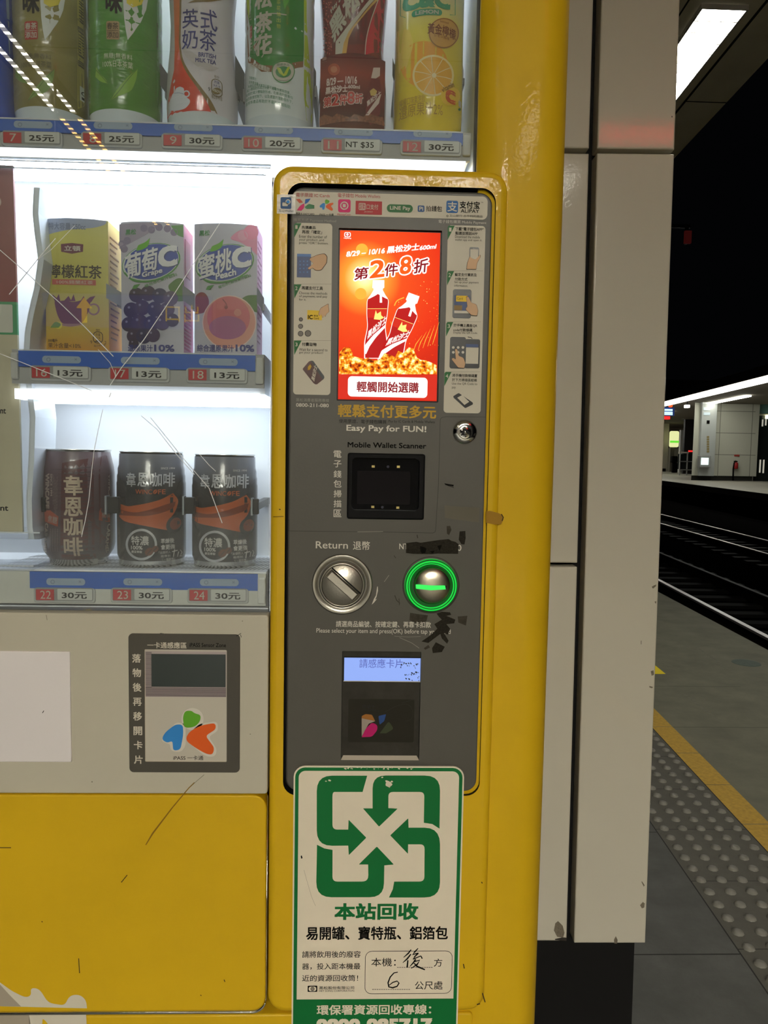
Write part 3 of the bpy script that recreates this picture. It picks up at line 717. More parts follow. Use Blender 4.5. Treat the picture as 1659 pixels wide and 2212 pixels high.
D.poly([(690, 600, 10), (720, 585, 10), (770, 590, 10), (795, 640), (690, 618)], mat((150, 98, 40), 0.4), 3); D.poly([(690, 618), (795, 640), (745, 660), (690, 760)], mat((150, 140, 128), 0.4), 2)
D.poly([(690, 765), (720, 700, 20), (770, 650, 20), (812, 670, 20), (812, 710, 20), (770, 762, 20)], mat((176, 18, 96), 0.4), 3)
D.poly([(820, 600, 10), (880, 586, 8), (865, 640, 10), (830, 668, 6)], mat((36, 66, 120), 0.4), 3); D.poly([(830, 735), (900, 640, 20), (940, 700, 20), (880, 735)], mat((48, 56, 34), 0.4), 3)
D.text('悠遊卡', 692, 512, 795, 540, mat((24, 23, 21), 0.4), 3, 0.02); D.text('EASYCARD', 692, 545, 800, 558, mat((24, 23, 21), 0.4), 3, 0.02)
DK = mat((34, 33, 28), 0.5)
D.line(rounded([(870, 570), (960, 520, 40), (1050, 500, 60), (1095, 560, 40), (1080, 630, 30), (1030, 640)]), 3, DK, 2)
D.line([(1000, 500), (1100, 470)], 3, DK, 2)
o = b.build('card_reader', panel); o['label'] = 'recessed card reader with pale blue display'

# transparent wallet sticker half on the yellow edge
b = B(); D = Dec(b, YF-0.0004, Z5)
STK = clear('sticker_film', (0.93, 0.93, 0.9), 0.6, 0.35, 0.2, 40, (0.8, 0.8, 0.75))
D.poly([(57, 246), (178, 246), (180, 376), (55, 373)], STK, 1)
D.rect(80, 265, 152, 342, mat((36, 74, 120), 0.5), 2, 10); D.rect(92, 300, 128, 324, INKL, 3, 4); D.circ(130, 296, 17, INKL, 3); D.circ(130, 296, 11, SKYB, 4)
D.text('玉山Wallet', 66, 345, 166, 364, mat((70, 74, 80), 0.5), 2, 0.01)
o = b.build('wallet_sticker', vm); o['label'] = 'clear sticker with a blue wallet logo'

# recycling sticker
b = B(); Ys = PY-0.0052
SW = mat((224, 213, 192), 0.42, var=0.03, vscale=25)
(sx0, sz1) = U(633, 1830, Ys)[0], U(818, 1655, Ys)[1]; sx1 = U(998.5, 1830, Ys)[0]; sz0 = 0.672
b.plate(sx0, sx1, sz0, sz1, 0.0105, Ys, YF-0.0003, SW)
D = Dec(b, Ys, Z8)
(gx0, gx1, gz0_, gz1) = sx0+.0014, sx1-.0014, sz0+.0014, sz1-.0014
A = rrect(gx0, gx1, gz0_, gz1, 0.0092); Cc = rrect(gx0+.0032, gx1-.0032, gz0_+.0032, gz1-.0032, 0.0062); n = len(A)
D.put(A+Cc, [(i, (i+1) % n, n+(i+1) % n, n+i) for i in range(n)], GREEN, 1)
D.poly([(733, 1065), (697, 1192), (495, 1192, 30), (462, 1192, 40), (462, 1485, 40), (585, 1485), (588, 1408, 6), (726, 1548, 6), (590, 1684, 6), (585, 1610), (340, 1612, 120), (340, 1065, 120)], GREEN, 2)
D.poly([(775, 1320), (700, 1320, 6), (825, 1462, 8), (970, 1322, 6), (898, 1318), (898, 1192, 36), (1178, 1192, 36), (1174, 1432), (1240, 1442), (1296, 1478), (1302, 1064, 120), (775, 1064, 100)], GREEN, 2)
D.poly([(1055, 1470), (1052, 1397, 6), (912, 1530, 6), (1050, 1674, 6), (1052, 1600), (1180, 1600, 36), (1178, 1890, 40), (943, 1890), (932, 1950), (902, 2014), (1300, 2014, 120), (1300, 1470, 130)], GREEN, 2)
D.poly([(342, 1603), (400, 1632), (463, 1643), (462, 1890, 40), (742, 1890, 50), (740, 1757), (667, 1757, 6), (808, 1617, 8), (940, 1757, 6), (866, 1764), (862, 2012, 110), (334, 2012, 120)], GREEN, 2)
# scuffs in the green
for u, v, r in ((900, 1130, 26), (885, 1110, 14), (925, 1112, 12), (440, 1102, 12), (412, 1108, 7), (850, 1078, 9), (905, 1150, 9)): D.poly([(u+r*random.uniform(.6, 1.3)*cos(t*0.785), v+0.8*r*random.uniform(.5, 1.2)*sin(t*0.785)) for t in range(8)], SW, 3)
for k in range(34):
    u = random.uniform(555, 1125); v = random.uniform(996, 1016); r = random.uniform(3, 11)
    D.poly([(u-r, v+random.uniform(-4, 4)), (u, v-r*0.5), (u+r, v+random.uniform(-5, 3)), (u+r*.2, v+r*.7)], SW, 3)
D.poly([(215, 1690), (224, 1686), (230, 1708), (218, 1712)], INK, 2); D.line([(240, 1800), (262, 1880), (300, 2010), (330, 2080)], 2, mat((150, 140, 122), 0.5), 1)
D = Dec(b, Ys, Z9)
D.text('本站回收', 450, 186, 1120, 320, GREEN, 2, 0.035); D.text('易開罐、寶特瓶、鋁箔包', 225, 371, 1355, 479, INK, 2, 0.022)
D.text('請將飲用後的廢容', 194, 568, 660, 621, INK, 2, 0.006); D.text('器，投入距本機最', 194, 664, 658, 716, INK, 2, 0.006); D.text('近的資源回收筒！', 194, 758, 640, 809, INK, 2, 0.006)
D.rect(238, 844, 315, 893, INK, 2, 5); D.rect(247, 851, 306, 886, SW, 3, 14); D.ring(277, 868, 9, 15, INK, 4); D.circ(277, 868, 5, INK, 4)
D.text('黑松股份有限公司', 330, 848, 608, 873, INK, 2, 0.01); D.text('HEY SONG CORPORATION', 330, 877, 608, 892, INK, 2)
D.frame(694, 566, 1388, 909, 4, INK, 2, 56)
D.text('本機：', 745, 622, 940, 690, INK, 2, 0.004); D.text('方', 1243, 628, 1310, 692, INK, 2, 0.004); D.text('公尺處', 1092, 808, 1313, 874, INK, 2, 0.004)
for (a, c, v) in ((950, 1225, 698), (752, 1057, 873)):
    k = a
    while k < c: D.rect(k, v-2, k+13, v+2, INK, 2); k += 18
# handwriting
for st, ww in (([(1062, 556), (1040, 585), (1002, 618)], [8, 11, 5]), ([(1060, 592), (1030, 630), (996, 660)], [10, 12, 5]), ([(1036, 640), (1030, 700)], [10, 13]), ([(1118, 545), (1092, 572), (1072, 596), (1120, 584)], [6, 12, 9, 10]), ([(1120, 584), (1090, 612), (1076, 632), (1140, 606)], [10, 10, 9, 8]), ([(1140, 606), (1150, 628)], [8, 10]), ([(1098, 632), (1080, 660), (1052, 690)], [11, 11, 5]), ([(1086, 652), (1130, 640), (1112, 672), (1062, 706)], [9, 12, 12, 5]), ([(1085, 664), (1110, 690), (1172, 716)], [8, 14, 10])): D.line(st, ww, INK, 3)
D.line([(956, 735), (925, 742), (895, 775), (878, 820), (884, 852), (915, 860), (950, 848), (966, 822), (950, 806), (915, 818), (884, 842)], [7, 9, 10, 11, 11, 11, 10, 10, 9, 8, 6], INK, 3)
# green footer
(x0, z0), (x1, z1) = D.span(120, 950, 1444, 1400)
b.add([(gx0, Ys-.00025, sz0+.002), (gx1, Ys-.00025, sz0+.002), (gx1, Ys-.00025, z1), (gx0, Ys-.00025, z1)], [(0, 1, 2, 3)], GREEN)
D.text('環保署資源回收專線：', 310, 993, 1222, 1073, SW, 4, 0.022); D.text('0800-085717', 306, 1103, 1230, 1216, SW, 4, 0.05)
o = b.build('recycling_sticker', vm); o['label'] = 'large white and green recycling sticker below the card reader'

# ---- lower white panel
WY = 0.6835
wx1 = U(579, 1520, WY)[0]; wz1 = U(290, 1326, WY)[1]; wz0 = U(290, 1714.5, WY)[1]
b = B(); b.plate(XL+0.05, wx1, wz0, wz1, 0.003, WY, 0.70, WHITE, 0.0012)
D = Dec(b, WY, Z7)
SCR = mat((120, 114, 98), 0.6)
D.line([(1220, 1032), (1170, 1075), (1110, 1130)], 3, SCR, 1); D.circ(550, 1075, 4, SCR, 1); D.circ(1495, 790, 3, SCR, 1); D.circ(1448, 115, 3, SCR, 1); D.line([(276, 78), (282, 110)], 3, SCR, 1)
wp = b.build('service_panel', vm); wp['label'] = 'off-white panel below the display window'
b = B(); (x0, z0), (x1, z1) = Dec(None, WY, Z7).span(-400, 293, 425, 954)
b.plate(XL+0.1, x1, z0, z1, 0.0012, WY-0.0012, WY+0.001, BRUSHED, 0.0008)
D = Dec(b, WY-0.0012, Z7); D.line([(262, 650), (254, 664)], 4, INK, 1)
b.build('metal_plate', wp)
b = B(); D = Dec(b, WY-0.0012, Z7); (x0, z0), (x1, z1) = D.span(769, 193, 1432, 1020)
RB = mat((72, 69, 62), 0.45)
(wx0, wz0_), (wx1_, wz1_) = D.span(864, 286, 1354, 956)
b.plate(x0, x1, z0, z1, 0.004, WY-0.0012, WY+0.0005, RB, 0.0004, [(wx0, wx1_, wz0_, wz1_, 0.001)], 2, mat((200, 190, 170), 0.4), 0.0016)
for c, (v0, v1) in zip('落物後再移開卡片', ((311, 363), (397, 449), (484, 536), (572, 621), (657, 709), (744, 796), (830, 880), (917, 967))):
    k = (v0-311)/656.0*12; D.text(c, 790+k, v0, 842+k, v1, CARD, 2, 0.02)
D.text('一卡通感應區', 880, 240, 1115, 278, CARD, 2, 0.015); D.text('iPASS Sensor Zone', 1132, 246, 1350, 270, INK, 2, 0.008)
D.poly([(940, 195), (960, 186), (985, 190), (985, 196)], RB, 1); D.line([(1412, 205), (1440, 188)], 3, INK, 1); D.line([(1436, 196), (1442, 212)], 3, INK, 1)
D = Dec(b, WY-0.0001, Z7)
b.add([(wx0-.001, WY-0.0001, wz0_-.001), (wx1_+.001, WY-0.0001, wz0_-.001), (wx1_+.001, WY-0.0001, wz1_+.001), (wx0-.001, WY-0.0001, wz1_+.001)], [(0, 1, 2, 3)], mat((188, 182, 168), 0.3, coat=0.5))
LCDK = mat((44, 52, 50), 0.18, coat=0.6); STR1 = mat((74, 66, 70), 0.4); STR2 = mat((170, 158, 156), 0.4)
D.rect(868, 296, 1352, 568, STR2, 1)
for k in range(30): D.rect(870, 300+k*7.2, 906, 303.6+k*7.2, STR1, 2)
for k in range(8): D.rect(870, 512+k*7, 1350, 516+k*7, STR1, 2)
D.rect(905, 312, 1348, 508, LCDK, 3)
HAL = mat((205, 200, 188), 0.4)
D.circ(1150, 700, 66, HAL, 1); D.poly([(960, 830, 20), (1050, 720, 20), (1108, 726, 20), (1110, 860, 30), (1080, 898, 20), (1020, 890, 20), (1015, 850, 10)], HAL, 1); D.poly([(1100, 820, 30), (1190, 728, 30), (1300, 712, 30), (1302, 770, 20), (1246, 806, 20), (1296, 880, 20), (1286, 925, 30), (1230, 925, 30)], HAL, 1)
heart_logo(D, 0, 0, 1.0, 2)
D.text('iPASS 一卡通', 1035, 918, 1215, 945, mat((60, 54, 48), 0.5), 2, 0.012)
o = b.build('card_reader', wp); o['label'] = 'grey framed card sensor with three coloured leaves'

# ---- lower yellow door with chrome edge and white splash print
DY = 0.6815
dz1 = wz0-0.0006; dx1 = -0.0805; dz0 = 0.7168
b = B(); b.plate(XL+0.05, dx1, dz0, dz1, 0.0125, DY, 0.70, YEL, 0.0015)
D = Dec(b, DY, ZP)
SPL = mat((206, 200, 184), 0.4); SPS = mat((160, 150, 134), 0.4)
D.poly([(-60, 2080, 20), (0, 2122), (25, 2140, 10), (55, 2155, 12), (68, 2150, 8), (66, 2135, 10), (78, 2134, 10), (88, 2140, 10), (104, 2166, 12), (140, 2172, 10), (150, 2150, 12), (172, 2148, 12), (186, 2160, 10), (188, 2178), (-60, 2172)], SPL, 1)
D.poly([(-60, 2090), (0, 2126), (22, 2150, 6), (46, 2174), (-60, 2172)], SPS, 2)
D.line([(420, 1690), (408, 1702), (372, 1745), (330, 1800), (315, 1825)], [1.5, 2, 2.5, 3.5, 2], mat((128, 96, 14), 0.6), 1)
for l in ([(170, 2070), (172, 2102)], [(433, 2149), (435, 2151)], [(484, 2116), (486, 2121)], [(90, 1990), (92, 1992)], [(0, 1831), (24, 1831)], [(262, 1906), (275, 1890)]): D.line(l, 1.8, DIRT, 1)
ld = b.build('lower_door', vm); ld['label'] = 'yellow lower door with white splash print'
b = B(); pts = [(XL+0.05, DY-0.0002, dz0-0.0008)]
for k in range(9):
    t = radians(-90+90*k/8); pts.append((dx1-0.0125+0.0132*cos(t), DY-0.0002, dz0+0.0125+0.0132*sin(t)))
pts.append((dx1+0.0008, DY+0.0006, dz1))
b.tube(pts, [0.0017]*6+[0.0013, 0.0009, 0.0006, 0.0004, 0.0004], CHROME, 8)
b.build('chrome_trim', ld)
# splash print continues on the band below
b = B(); D = Dec(b, YF+0.0002, ZP)
D.poly([(-60, 2190), (62, 2190), (66, 2212), (-60, 2240)], SPS, 1); D.poly([(62, 2190), (186, 2190), (188, 2230, 10), (112, 2230), (100, 2206, 6), (92, 2200, 4), (90, 2230), (66, 2230)], SPL, 1)
b.build('splash_print', vm)
# ------------------------------------------------------------------ display window: cavity, shelves, glass
YB = 0.815                                   # back wall of the display
XR1 = U(1030, 150, 0.71)[0]                  # right inner wall beside the top row
XR2 = -0.0815                                # right inner wall beside the lower rows
ZSTEP = zt-0.004
b = B(); T = 0.004
b.box(XL+0.05, XR1+0.004, YB, YB+T, wz1-0.01, CT, INNER)
b.box(XR1, XR1+T, 0.705, YB, ZSTEP, CT, INNER)
b.box(XR2, XR2+0.003, 0.702, YB, wz1, ZSTEP, INNER)
b.box(XR2, XR1+T, 0.702, YB, ZSTEP-0.008, ZSTEP-0.004, INNER)
b.box(XL+0.05, XR2, 0.702, YB, wz1-0.006, wz1-0.002, INNER)
b.box(XL+0.05, XR1+T, 0.702, YB, CT, CT+0.004, INNER)
b.box(XL+0.05, XL+0.054, 0.702, YB, wz1, CT, INNER)
# perforated strips on the right inner wall
PERF = mat((170, 176, 182), 0.5)
for k in range(34):
    for j in range(3): b.box(XR2-0.0004, XR2, 0.72+j*0.006, 0.723+j*0.006, wz1+0.03+k*0.0075, wz1+0.034+k*0.0075, PERF)
b.build('display_cavity', vm)['label'] = 'white inside of the display window'

# window surround on the right: black seal and frosted strip
b = B()
xs0, xs1 = U(1030, 150, 0.70)[0], U(1061, 150, 0.697)[0]
b.box(xs0, xs1, 0.699, 0.712, ZSTEP, CT, SOFTBLACK, 0.002)
xf0, xf1 = U(1058, 150, 0.69)[0], U(1132.5, 150, 0.69)[0]
FRM = mat((188, 192, 198), 0.32, metal=0.35, bump=0.1, bscale=90)
b.box(xf0, xf1-0.006, 0.6905, 0.71, ZSTEP, CT, FRM, 0.002)
b.box(xf1-0.0065, xf1, 0.6875, 0.71, ZSTEP, CT, mat((205, 208, 212), 0.25, metal=0.4), 0.001)
b.box(xf0+0.008, xf0+0.011, 0.6895, 0.691, ZSTEP, CT, mat((205, 208, 212), 0.25, metal=0.4))
b.box(xf0+0.012, xf0+0.019, 0.6898, 0.6906, ZSTEP, CT, mat((190, 184, 140), 0.4))
b.build('window_frame', vm)

# shelves
def shelf(py, x0, x1, zrail_top, zrail_mid, zrail_bot, zl0, zl1, board_z, tags, end_caps, yr=0.700, lamp=LAMPW):
    """board, price rail with a blue strip, and the lamp under it"""
    b = B()
    b.box(x0, x1, yr+0.004, YB, board_z-0.003, board_z, INNER)
    b.box(x0, x1, yr+0.001, yr+0.006, zrail_bot, zrail_top, RAILG)
    b.add([(x0, yr, zrail_bot), (x1, yr, zrail_bot), (x1, yr+0.001, zrail_mid), (x0, yr+0.001, zrail_mid)], [(0, 1, 2, 3)], RAILG)
    b.box(x0, x1, yr, yr+0.002, zrail_bot-0.0006, zrail_bot+0.0015, RAILG)
    b.box(x0+end_caps[0], x1-end_caps[1], yr-0.0008, yr+0.002, zrail_mid, zrail_top-0.0012, BLUESTRIP)
    b.box(x0+end_caps[0], x1-end_caps[1], yr-0.0012, yr+0.002, zrail_top-0.0012, zrail_top, mat((210, 214, 218), 0.2))
    for xa, xb in ((x0, x0+end_caps[0]), (x1-end_caps[1], x1)):
        if xb-xa > 0.002:
            b.box(xa, xb, yr-0.003, yr+0.006, zrail_bot+0.003, zrail_top-0.003, mat((196, 196, 190), 0.4), 0.0015)
    s = b.build('display_shelf', vm)
    L_ = B(); L_.box(x0+0.002, x1-0.004, yr+0.0005, yr+0.022, zl0, zl1, LAMPF); L_.box(x0+0.002, x1-0.004, yr+0.045, yr+0.085, zl0+0.001, zl1, lamp); L_.box(x0, x1, yr+0.008, YB-0.02, zl1, board_z-0.003, INNER)
    L_.build('light_tube', s)
    return s
def price_tag(s, zoom, u, v, num, price, yr=0.700, w=1.0, red=True, lit=0):
    b = B(); Yt = yr-0.0022; D = Dec(b, Yt, zoom)
    (x0, z0), (x1, z1) = D.span(u-16, v-12, u+352*w, v+76)
    RIM = mat((186, 187, 184), 0.35)
    b.plate(x0, x1, z0, z1, 0.0026, yr-0.0016, yr+0.0008, RIM, 0.0008)
    (x0, z0), (x1, z1) = D.span(u-6, v-14, u+340*w, v+64); b.plate(x0, x1, z0, z1, 0.0018, yr-0.0018, yr, mat((146, 146, 144), 0.4))
    D.rect(u, v-6, u+108, v+58, RED7, 1); D.rect(u+128*w, v-8, u+336*w, v+58, TAGW, 1, 6)
    D.text(num, u+38-(12 if len(num) > 1 else 0), v+2, u+78+(12 if len(num) > 1 else 0), v+50, CARD, 2)
    if price.startswith('NT'): D.text(price, u+133, v+8, u+300, v+47, INK, 2, 0.008)
    else: D.text(price, u+154, v+10, u+304, v+50, INK, 2, 0.02)
    # round-ended indicator on the blue strip
    D2 = Dec(b, yr-0.001, zoom); PILL = mat((150, 168, 190), 0.35)
    D2.rect(u+62, v-72, u+294, v-30, PILL, 1, 20); D2.ring(u+100, v-51, 8, 13, mat((120, 134, 156), 0.4), 2); D2.line([(u+256, v-58), (u+270, v-46)], 4, mat((120, 134, 156), 0.4), 2); D2.line([(u+270, v-58), (u+256, v-46)], 4, mat((120, 134, 156), 0.4), 2)
    o = b.build('price_tag', s); o['label'] = 'red and white price tag number '+num
YR = 0.700
def Zat(x, y, Y=YR): return U(x, y, Y)[1]
# lamp above the top row
b = B(); b.box(XL+0.06, XR1-0.002, 0.699, 0.742, CT-0.020, CT-0.001, emis((240, 246, 255), K_SHELF*1.0)); o = b.build('light_tube', vm)
# top row
zb1 = Zat(500, 270); s1 = shelf(0, XL+0.06, U(1017, 300, YR)[0], Zat(500, 270), Zat(500, 299), Zat(500, 331), Zat(500, 345, YR+.01), Zat(500, 329, YR+.01), Zat(500, 268), None, (0.0, 0.0072))
for (u, v, num, pr, zm) in ((20, 796, '7', '25元', Z1), (497, 802, '8', '25元', Z1), (977, 812, '9', '30元', Z1), (74, 828, '10', '20元', Z2), (550, 840, '11', 'NT $35', Z2), (1024, 851, '12', '30元', Z2)): price_tag(s1, zm, u, v, num, pr)
# middle row
xm0 = U(25, 790, YR)[0]; xm1 = U(570, 800, YR)[0]
s2 = shelf(0, xm0, xm1, Zat(300, 760), Zat(300, 797), Zat(300, 832), Zat(300, 868, YR+.01), Zat(300, 846, YR+.01), Zat(300, 759), None, (0.0065, 0.0075), lamp=emis((236, 244, 255), K_SHELF*0.36))
for (u, v, num) in ((190, 1231, '16'), (660, 1238, '17'), (1126, 1245, '18')): price_tag(s2, Z3, u, v, num, '13元')
# bottom row
zsh3 = Zat(320, 1226, 0.722)
b = B(); x1b = U(574, 1270, YR)[0]
zr3t, zr3m, zr3b = Zat(300, 1237), Zat(300, 1273), Zat(300, 1306)
b.box(XL+0.06, x1b, YR+0.004, YB, zsh3-0.004, zsh3, INNER)
SLOT = mat((120, 124, 128), 0.5)
for k in range(64):
    for j in range(4):
        x = -0.335+k*0.004; y = 0.715+j*0.022
        b.add([(x, y, zsh3+.0002), (x+.0018, y, zsh3+.0002), (x+.0060, y+.016, zsh3+.0002), (x+.0042, y+.016, zsh3+.0002)], [(0, 1, 2, 3)], SLOT)
R3 = mat((206, 206, 198), 0.4)
b.box(XL+0.06, x1b, YR, YR+0.006, zr3b, zr3t, R3); b.box(U(65, 1250, YR)[0], x1b-0.0072, YR-0.0008, YR+0.002, zr3m, zr3t, BLUESTRIP)
b.box(x1b-0.0072, x1b, YR-0.003, YR+0.004, zr3b+.002, zr3t-.003, mat((214, 214, 208), 0.4), 0.0015)
s3 = b.build('display_shelf', vm); s3['label'] = 'bottom display shelf with slotted floor'
for (u, v, num) in ((215, 1231, '22'), (675, 1232, '23'), (1132, 1235, '24')): price_tag(s3, Z4, u, v, num, '30元')
# clear ledge under the bottom row and under the top window
b = B(); b.box(XL+0.06, XR2-0.0005, 0.697, 0.703, wz1+0.0005, zr3b-0.0010, ACRYL)
EDGE = mat((225, 232, 240), 0.2, coat=0.5)
b.box(XL+0.06, XR2-0.0005, 0.6965, 0.7035, zr3b-0.0022, zr3b-0.0010, EDGE)
b.build('clear_ledge', vm); b = B()
za, zb_ = Zat(300, 350), Zat(300, 375)
b.box(XL+0.06, XR2-0.0005, 0.697, 0.702, zb_, za, ACRYL)
for z in (za-0.0006, (za*2+zb_)/3, zb_+.0004): b.box(XL+0.06, XR2-0.0005, 0.6962, 0.6975, z, z+0.0006, EDGE)
b.build('clear_ledge', vm)
# wavy clear guide beside the cartons and cans
b = B(); P = []
for u, v in ((75, 405), (72, 460), (76, 500), (84, 560), (76, 620), (62, 680), (55, 720), (52, 780), (60, 850), (66, 900), (63, 1000), (58, 1080), (60, 1140), (64, 1165)): P.append(U(u, v, 0.702))
n = len(P)
for dx, w_, m_ in ((0, 0.0035, EDGE), (-0.0008, 0.0010, EDGE), (0.0035, 0.0008, EDGE)):
    V = [(x+dx, 0.702, z) for x, z in P]+[(x+dx+w_, 0.702, z) for x, z in P]+[(x+dx, 0.75, z) for x, z in P]+[(x+dx+w_, 0.75, z) for x, z in P]
    b.add(V, [(i, i+1, n+i+1, n+i) for i in range(n-1)]+[(2*n+i, 2*n+i+1, i+1, i) for i in range(n-1)]+[(n+i, n+i+1, 3*n+i+1, 3*n+i) for i in range(n-1)], m_)
x0 = U(0, 1190, 0.702)[0]-0.03; x1 = U(88, 1190, 0.702)[0]
b.box(x0, x1, 0.701, 0.75, Zat(40, 1165), Zat(40, 1150), ACRYL, 0.001); b.box(x0, x1-0.006, 0.701, 0.74, Zat(40, 1232), Zat(40, 1222), ACRYL, 0.001)
b.box(x0, x1, 0.7005, 0.7015, Zat(40, 1152), Zat(40, 1149), EDGE); b.box(x0, x1-.006, 0.7005, 0.7015, Zat(40, 1224), Zat(40, 1221), EDGE)
b.build('clear_guide', vm)['label'] = 'wavy clear plastic guide'

# holder clips that keep the drinks upright
HOLD = mat((96, 98, 100), 0.35); HOLDB = mat((24, 24, 26), 0.3); HOLDG = mat((150, 154, 158), 0.35)
def clip(u0, v0, u1, v1, zoom, m, yc, slant=0.0):
    b = B(); d0 = Dec(None, yc, zoom); (x0, z0), (x1, z1) = d0.span(u0, v0, u1, v1); s_ = slant*(z1-z0)
    base = [(x0, yc, z1), (x0, yc, z0+s_), (x1, yc+0.012, z0), (x1, yc+0.012, z1-s_)]
    b.hexa(base, [(p[0], p[1]+0.002, p[2]) for p in base], m)
    b.box(min(x0, x1)+abs(x1-x0)*0.5, max(x0, x1)+.001, yc+0.010, YB, z0+s_*0.2, z0+s_*0.2+(z1-z0)*0.3, m)
    return b
for u0, v0, u1, v1, zm in ((455, 318, 520, 560, Z1), (926, 332, 1010, 575, Z1), (1352, 340, 1420, 580, Z1)):
    clip(u0, v0, u1, v1, zm, HOLD, 0.735, 0.45).build('drink_clip', s1)
for u0, v0, u1, v1, zm in ((22, 330, 66, 590, Z2), (460, 330, 500, 560, Z2), (962, 345, 985, 480, Z2), (1375, 350, 1396, 480, Z2)):
    clip(u0, v0, u1, v1, zm, HOLD, 0.735, 0.25).build('drink_clip', s1)
for u0, v0, u1, v1 in ((228, 702, 262, 805), (634, 725, 720, 860), (1090, 735, 1165, 875), (1534, 745, 1566, 885)): clip(u0, v0, u1, v1, Z3, HOLDG, 0.714, 0.35).build('drink_clip', s2)
for u0, v0, u1, v1 in ((206, 676, 270, 762), (630, 672, 712, 772), (1092, 675, 1162, 775), (1500, 685, 1545, 778)):
    b = B(); d0 = Dec(None, 0.722, Z4); (x0, z0), (x1, z1) = d0.span(u0, v0, u1, v1)
    b.box(x0, x1, 0.722, 0.727, z0, z1, HOLDB, 0.001); b.box(x0, x0+0.0016, 0.7195, 0.729, z0-0.0008, z1+0.0008, HOLDG); b.box((x0+x1)/2-.003, (x0+x1)/2+.003, 0.727, YB, z0+.004, z1-.004, HOLDB)
    b.build('drink_clip', s3)

# ------------------------------------------------------------------ drinks
DY_ = 0.742                                  # axis of the drinks
def center(x, y, Y=DY_): return U(x, y, Y)[0]
def sleeve_bump(): return 0.25
def bottle_profile(R, H, shape):
    """PET bottle: (r, z) from base to neck, relative to its base"""
    k = R
    foot = [(0.0, 0.006), (k*0.55, 0.003), (k*0.74, 0.0), (k*0.90, 0.004), (k*0.985, 0.014), (k, 0.026)]
    if shape == 'straight': body = [(k, 0.06), (k*0.985, 0.064), (k, 0.068), (k, 0.09), (k*0.985, 0.094), (k, 0.098), (k, 0.120), (k*0.985, 0.124), (k, 0.128), (k, 0.150), (k*0.97, 0.158)]
    elif shape == 'waist': body = [(k, 0.042), (k*0.97, 0.058), (k*0.91, 0.078), (k*0.885, 0.098), (k*0.92, 0.120), (k*0.98, 0.140), (k, 0.155)]
    elif shape == 'curvy': body = [(k, 0.045), (k*0.99, 0.058), (k*0.945, 0.072), (k*0.90, 0.085), (k*0.90, 0.095), (k*0.95, 0.115), (k, 0.135), (k, 0.155)]
    else: body = [(k, 0.05), (k*0.985, 0.09), (k*0.985, 0.12), (k, 0.15)]
    top = [(k*0.93, 0.172), (k*0.78, 0.190), (k*0.55, 0.206), (k*0.42, 0.216), (k*0.40, 0.222)]
    return foot+body+top
def bottle(name, label, px, py_base, body_m, shape, R=0.0325, foot_m=None, cap_m=None, neck_m=None, Y=DY_, foot_h=0.006):
    zb = zb1_floor; cx = center(px, 180, Y)
    prof = bottle_profile(R, 0, shape)
    t = thing(name, (cx, Y, zb), label, 'bottle', 'drink bottles on the top shelf')
    surf = lathe_surf(prof, cx, Y, zb)
    b = B(); fm = foot_m or body_m
    pr = [(r, z, (fm if z < foot_h else (neck_m or body_m) if z > 0.186 else body_m)) for r, z in prof]
    b.lathe(pr, cx, Y, body_m, 56, zb)
    c = B(); c.lathe([(0.0135, 0.221), (0.0148, 0.222), (0.0148, 0.238), (0.0138, 0.240), (0.0, 0.240)], cx, Y, cap_m or WHITE, 32, zb)
    for k in range(24):
        a = 2*pi*k/24; c.box(cx+0.0148*cos(a)-.0004, cx+0.0148*cos(a)+.0004, Y+0.0148*sin(a)-.0004, Y+0.0148*sin(a)+.0004, zb+0.224, zb+0.237, cap_m or WHITE)
    return t, b, c, surf, cx, zb
zb1_floor = Zat(500, 268)+0.0002
PETC = mat((205, 214, 216), 0.12, coat=0.8)

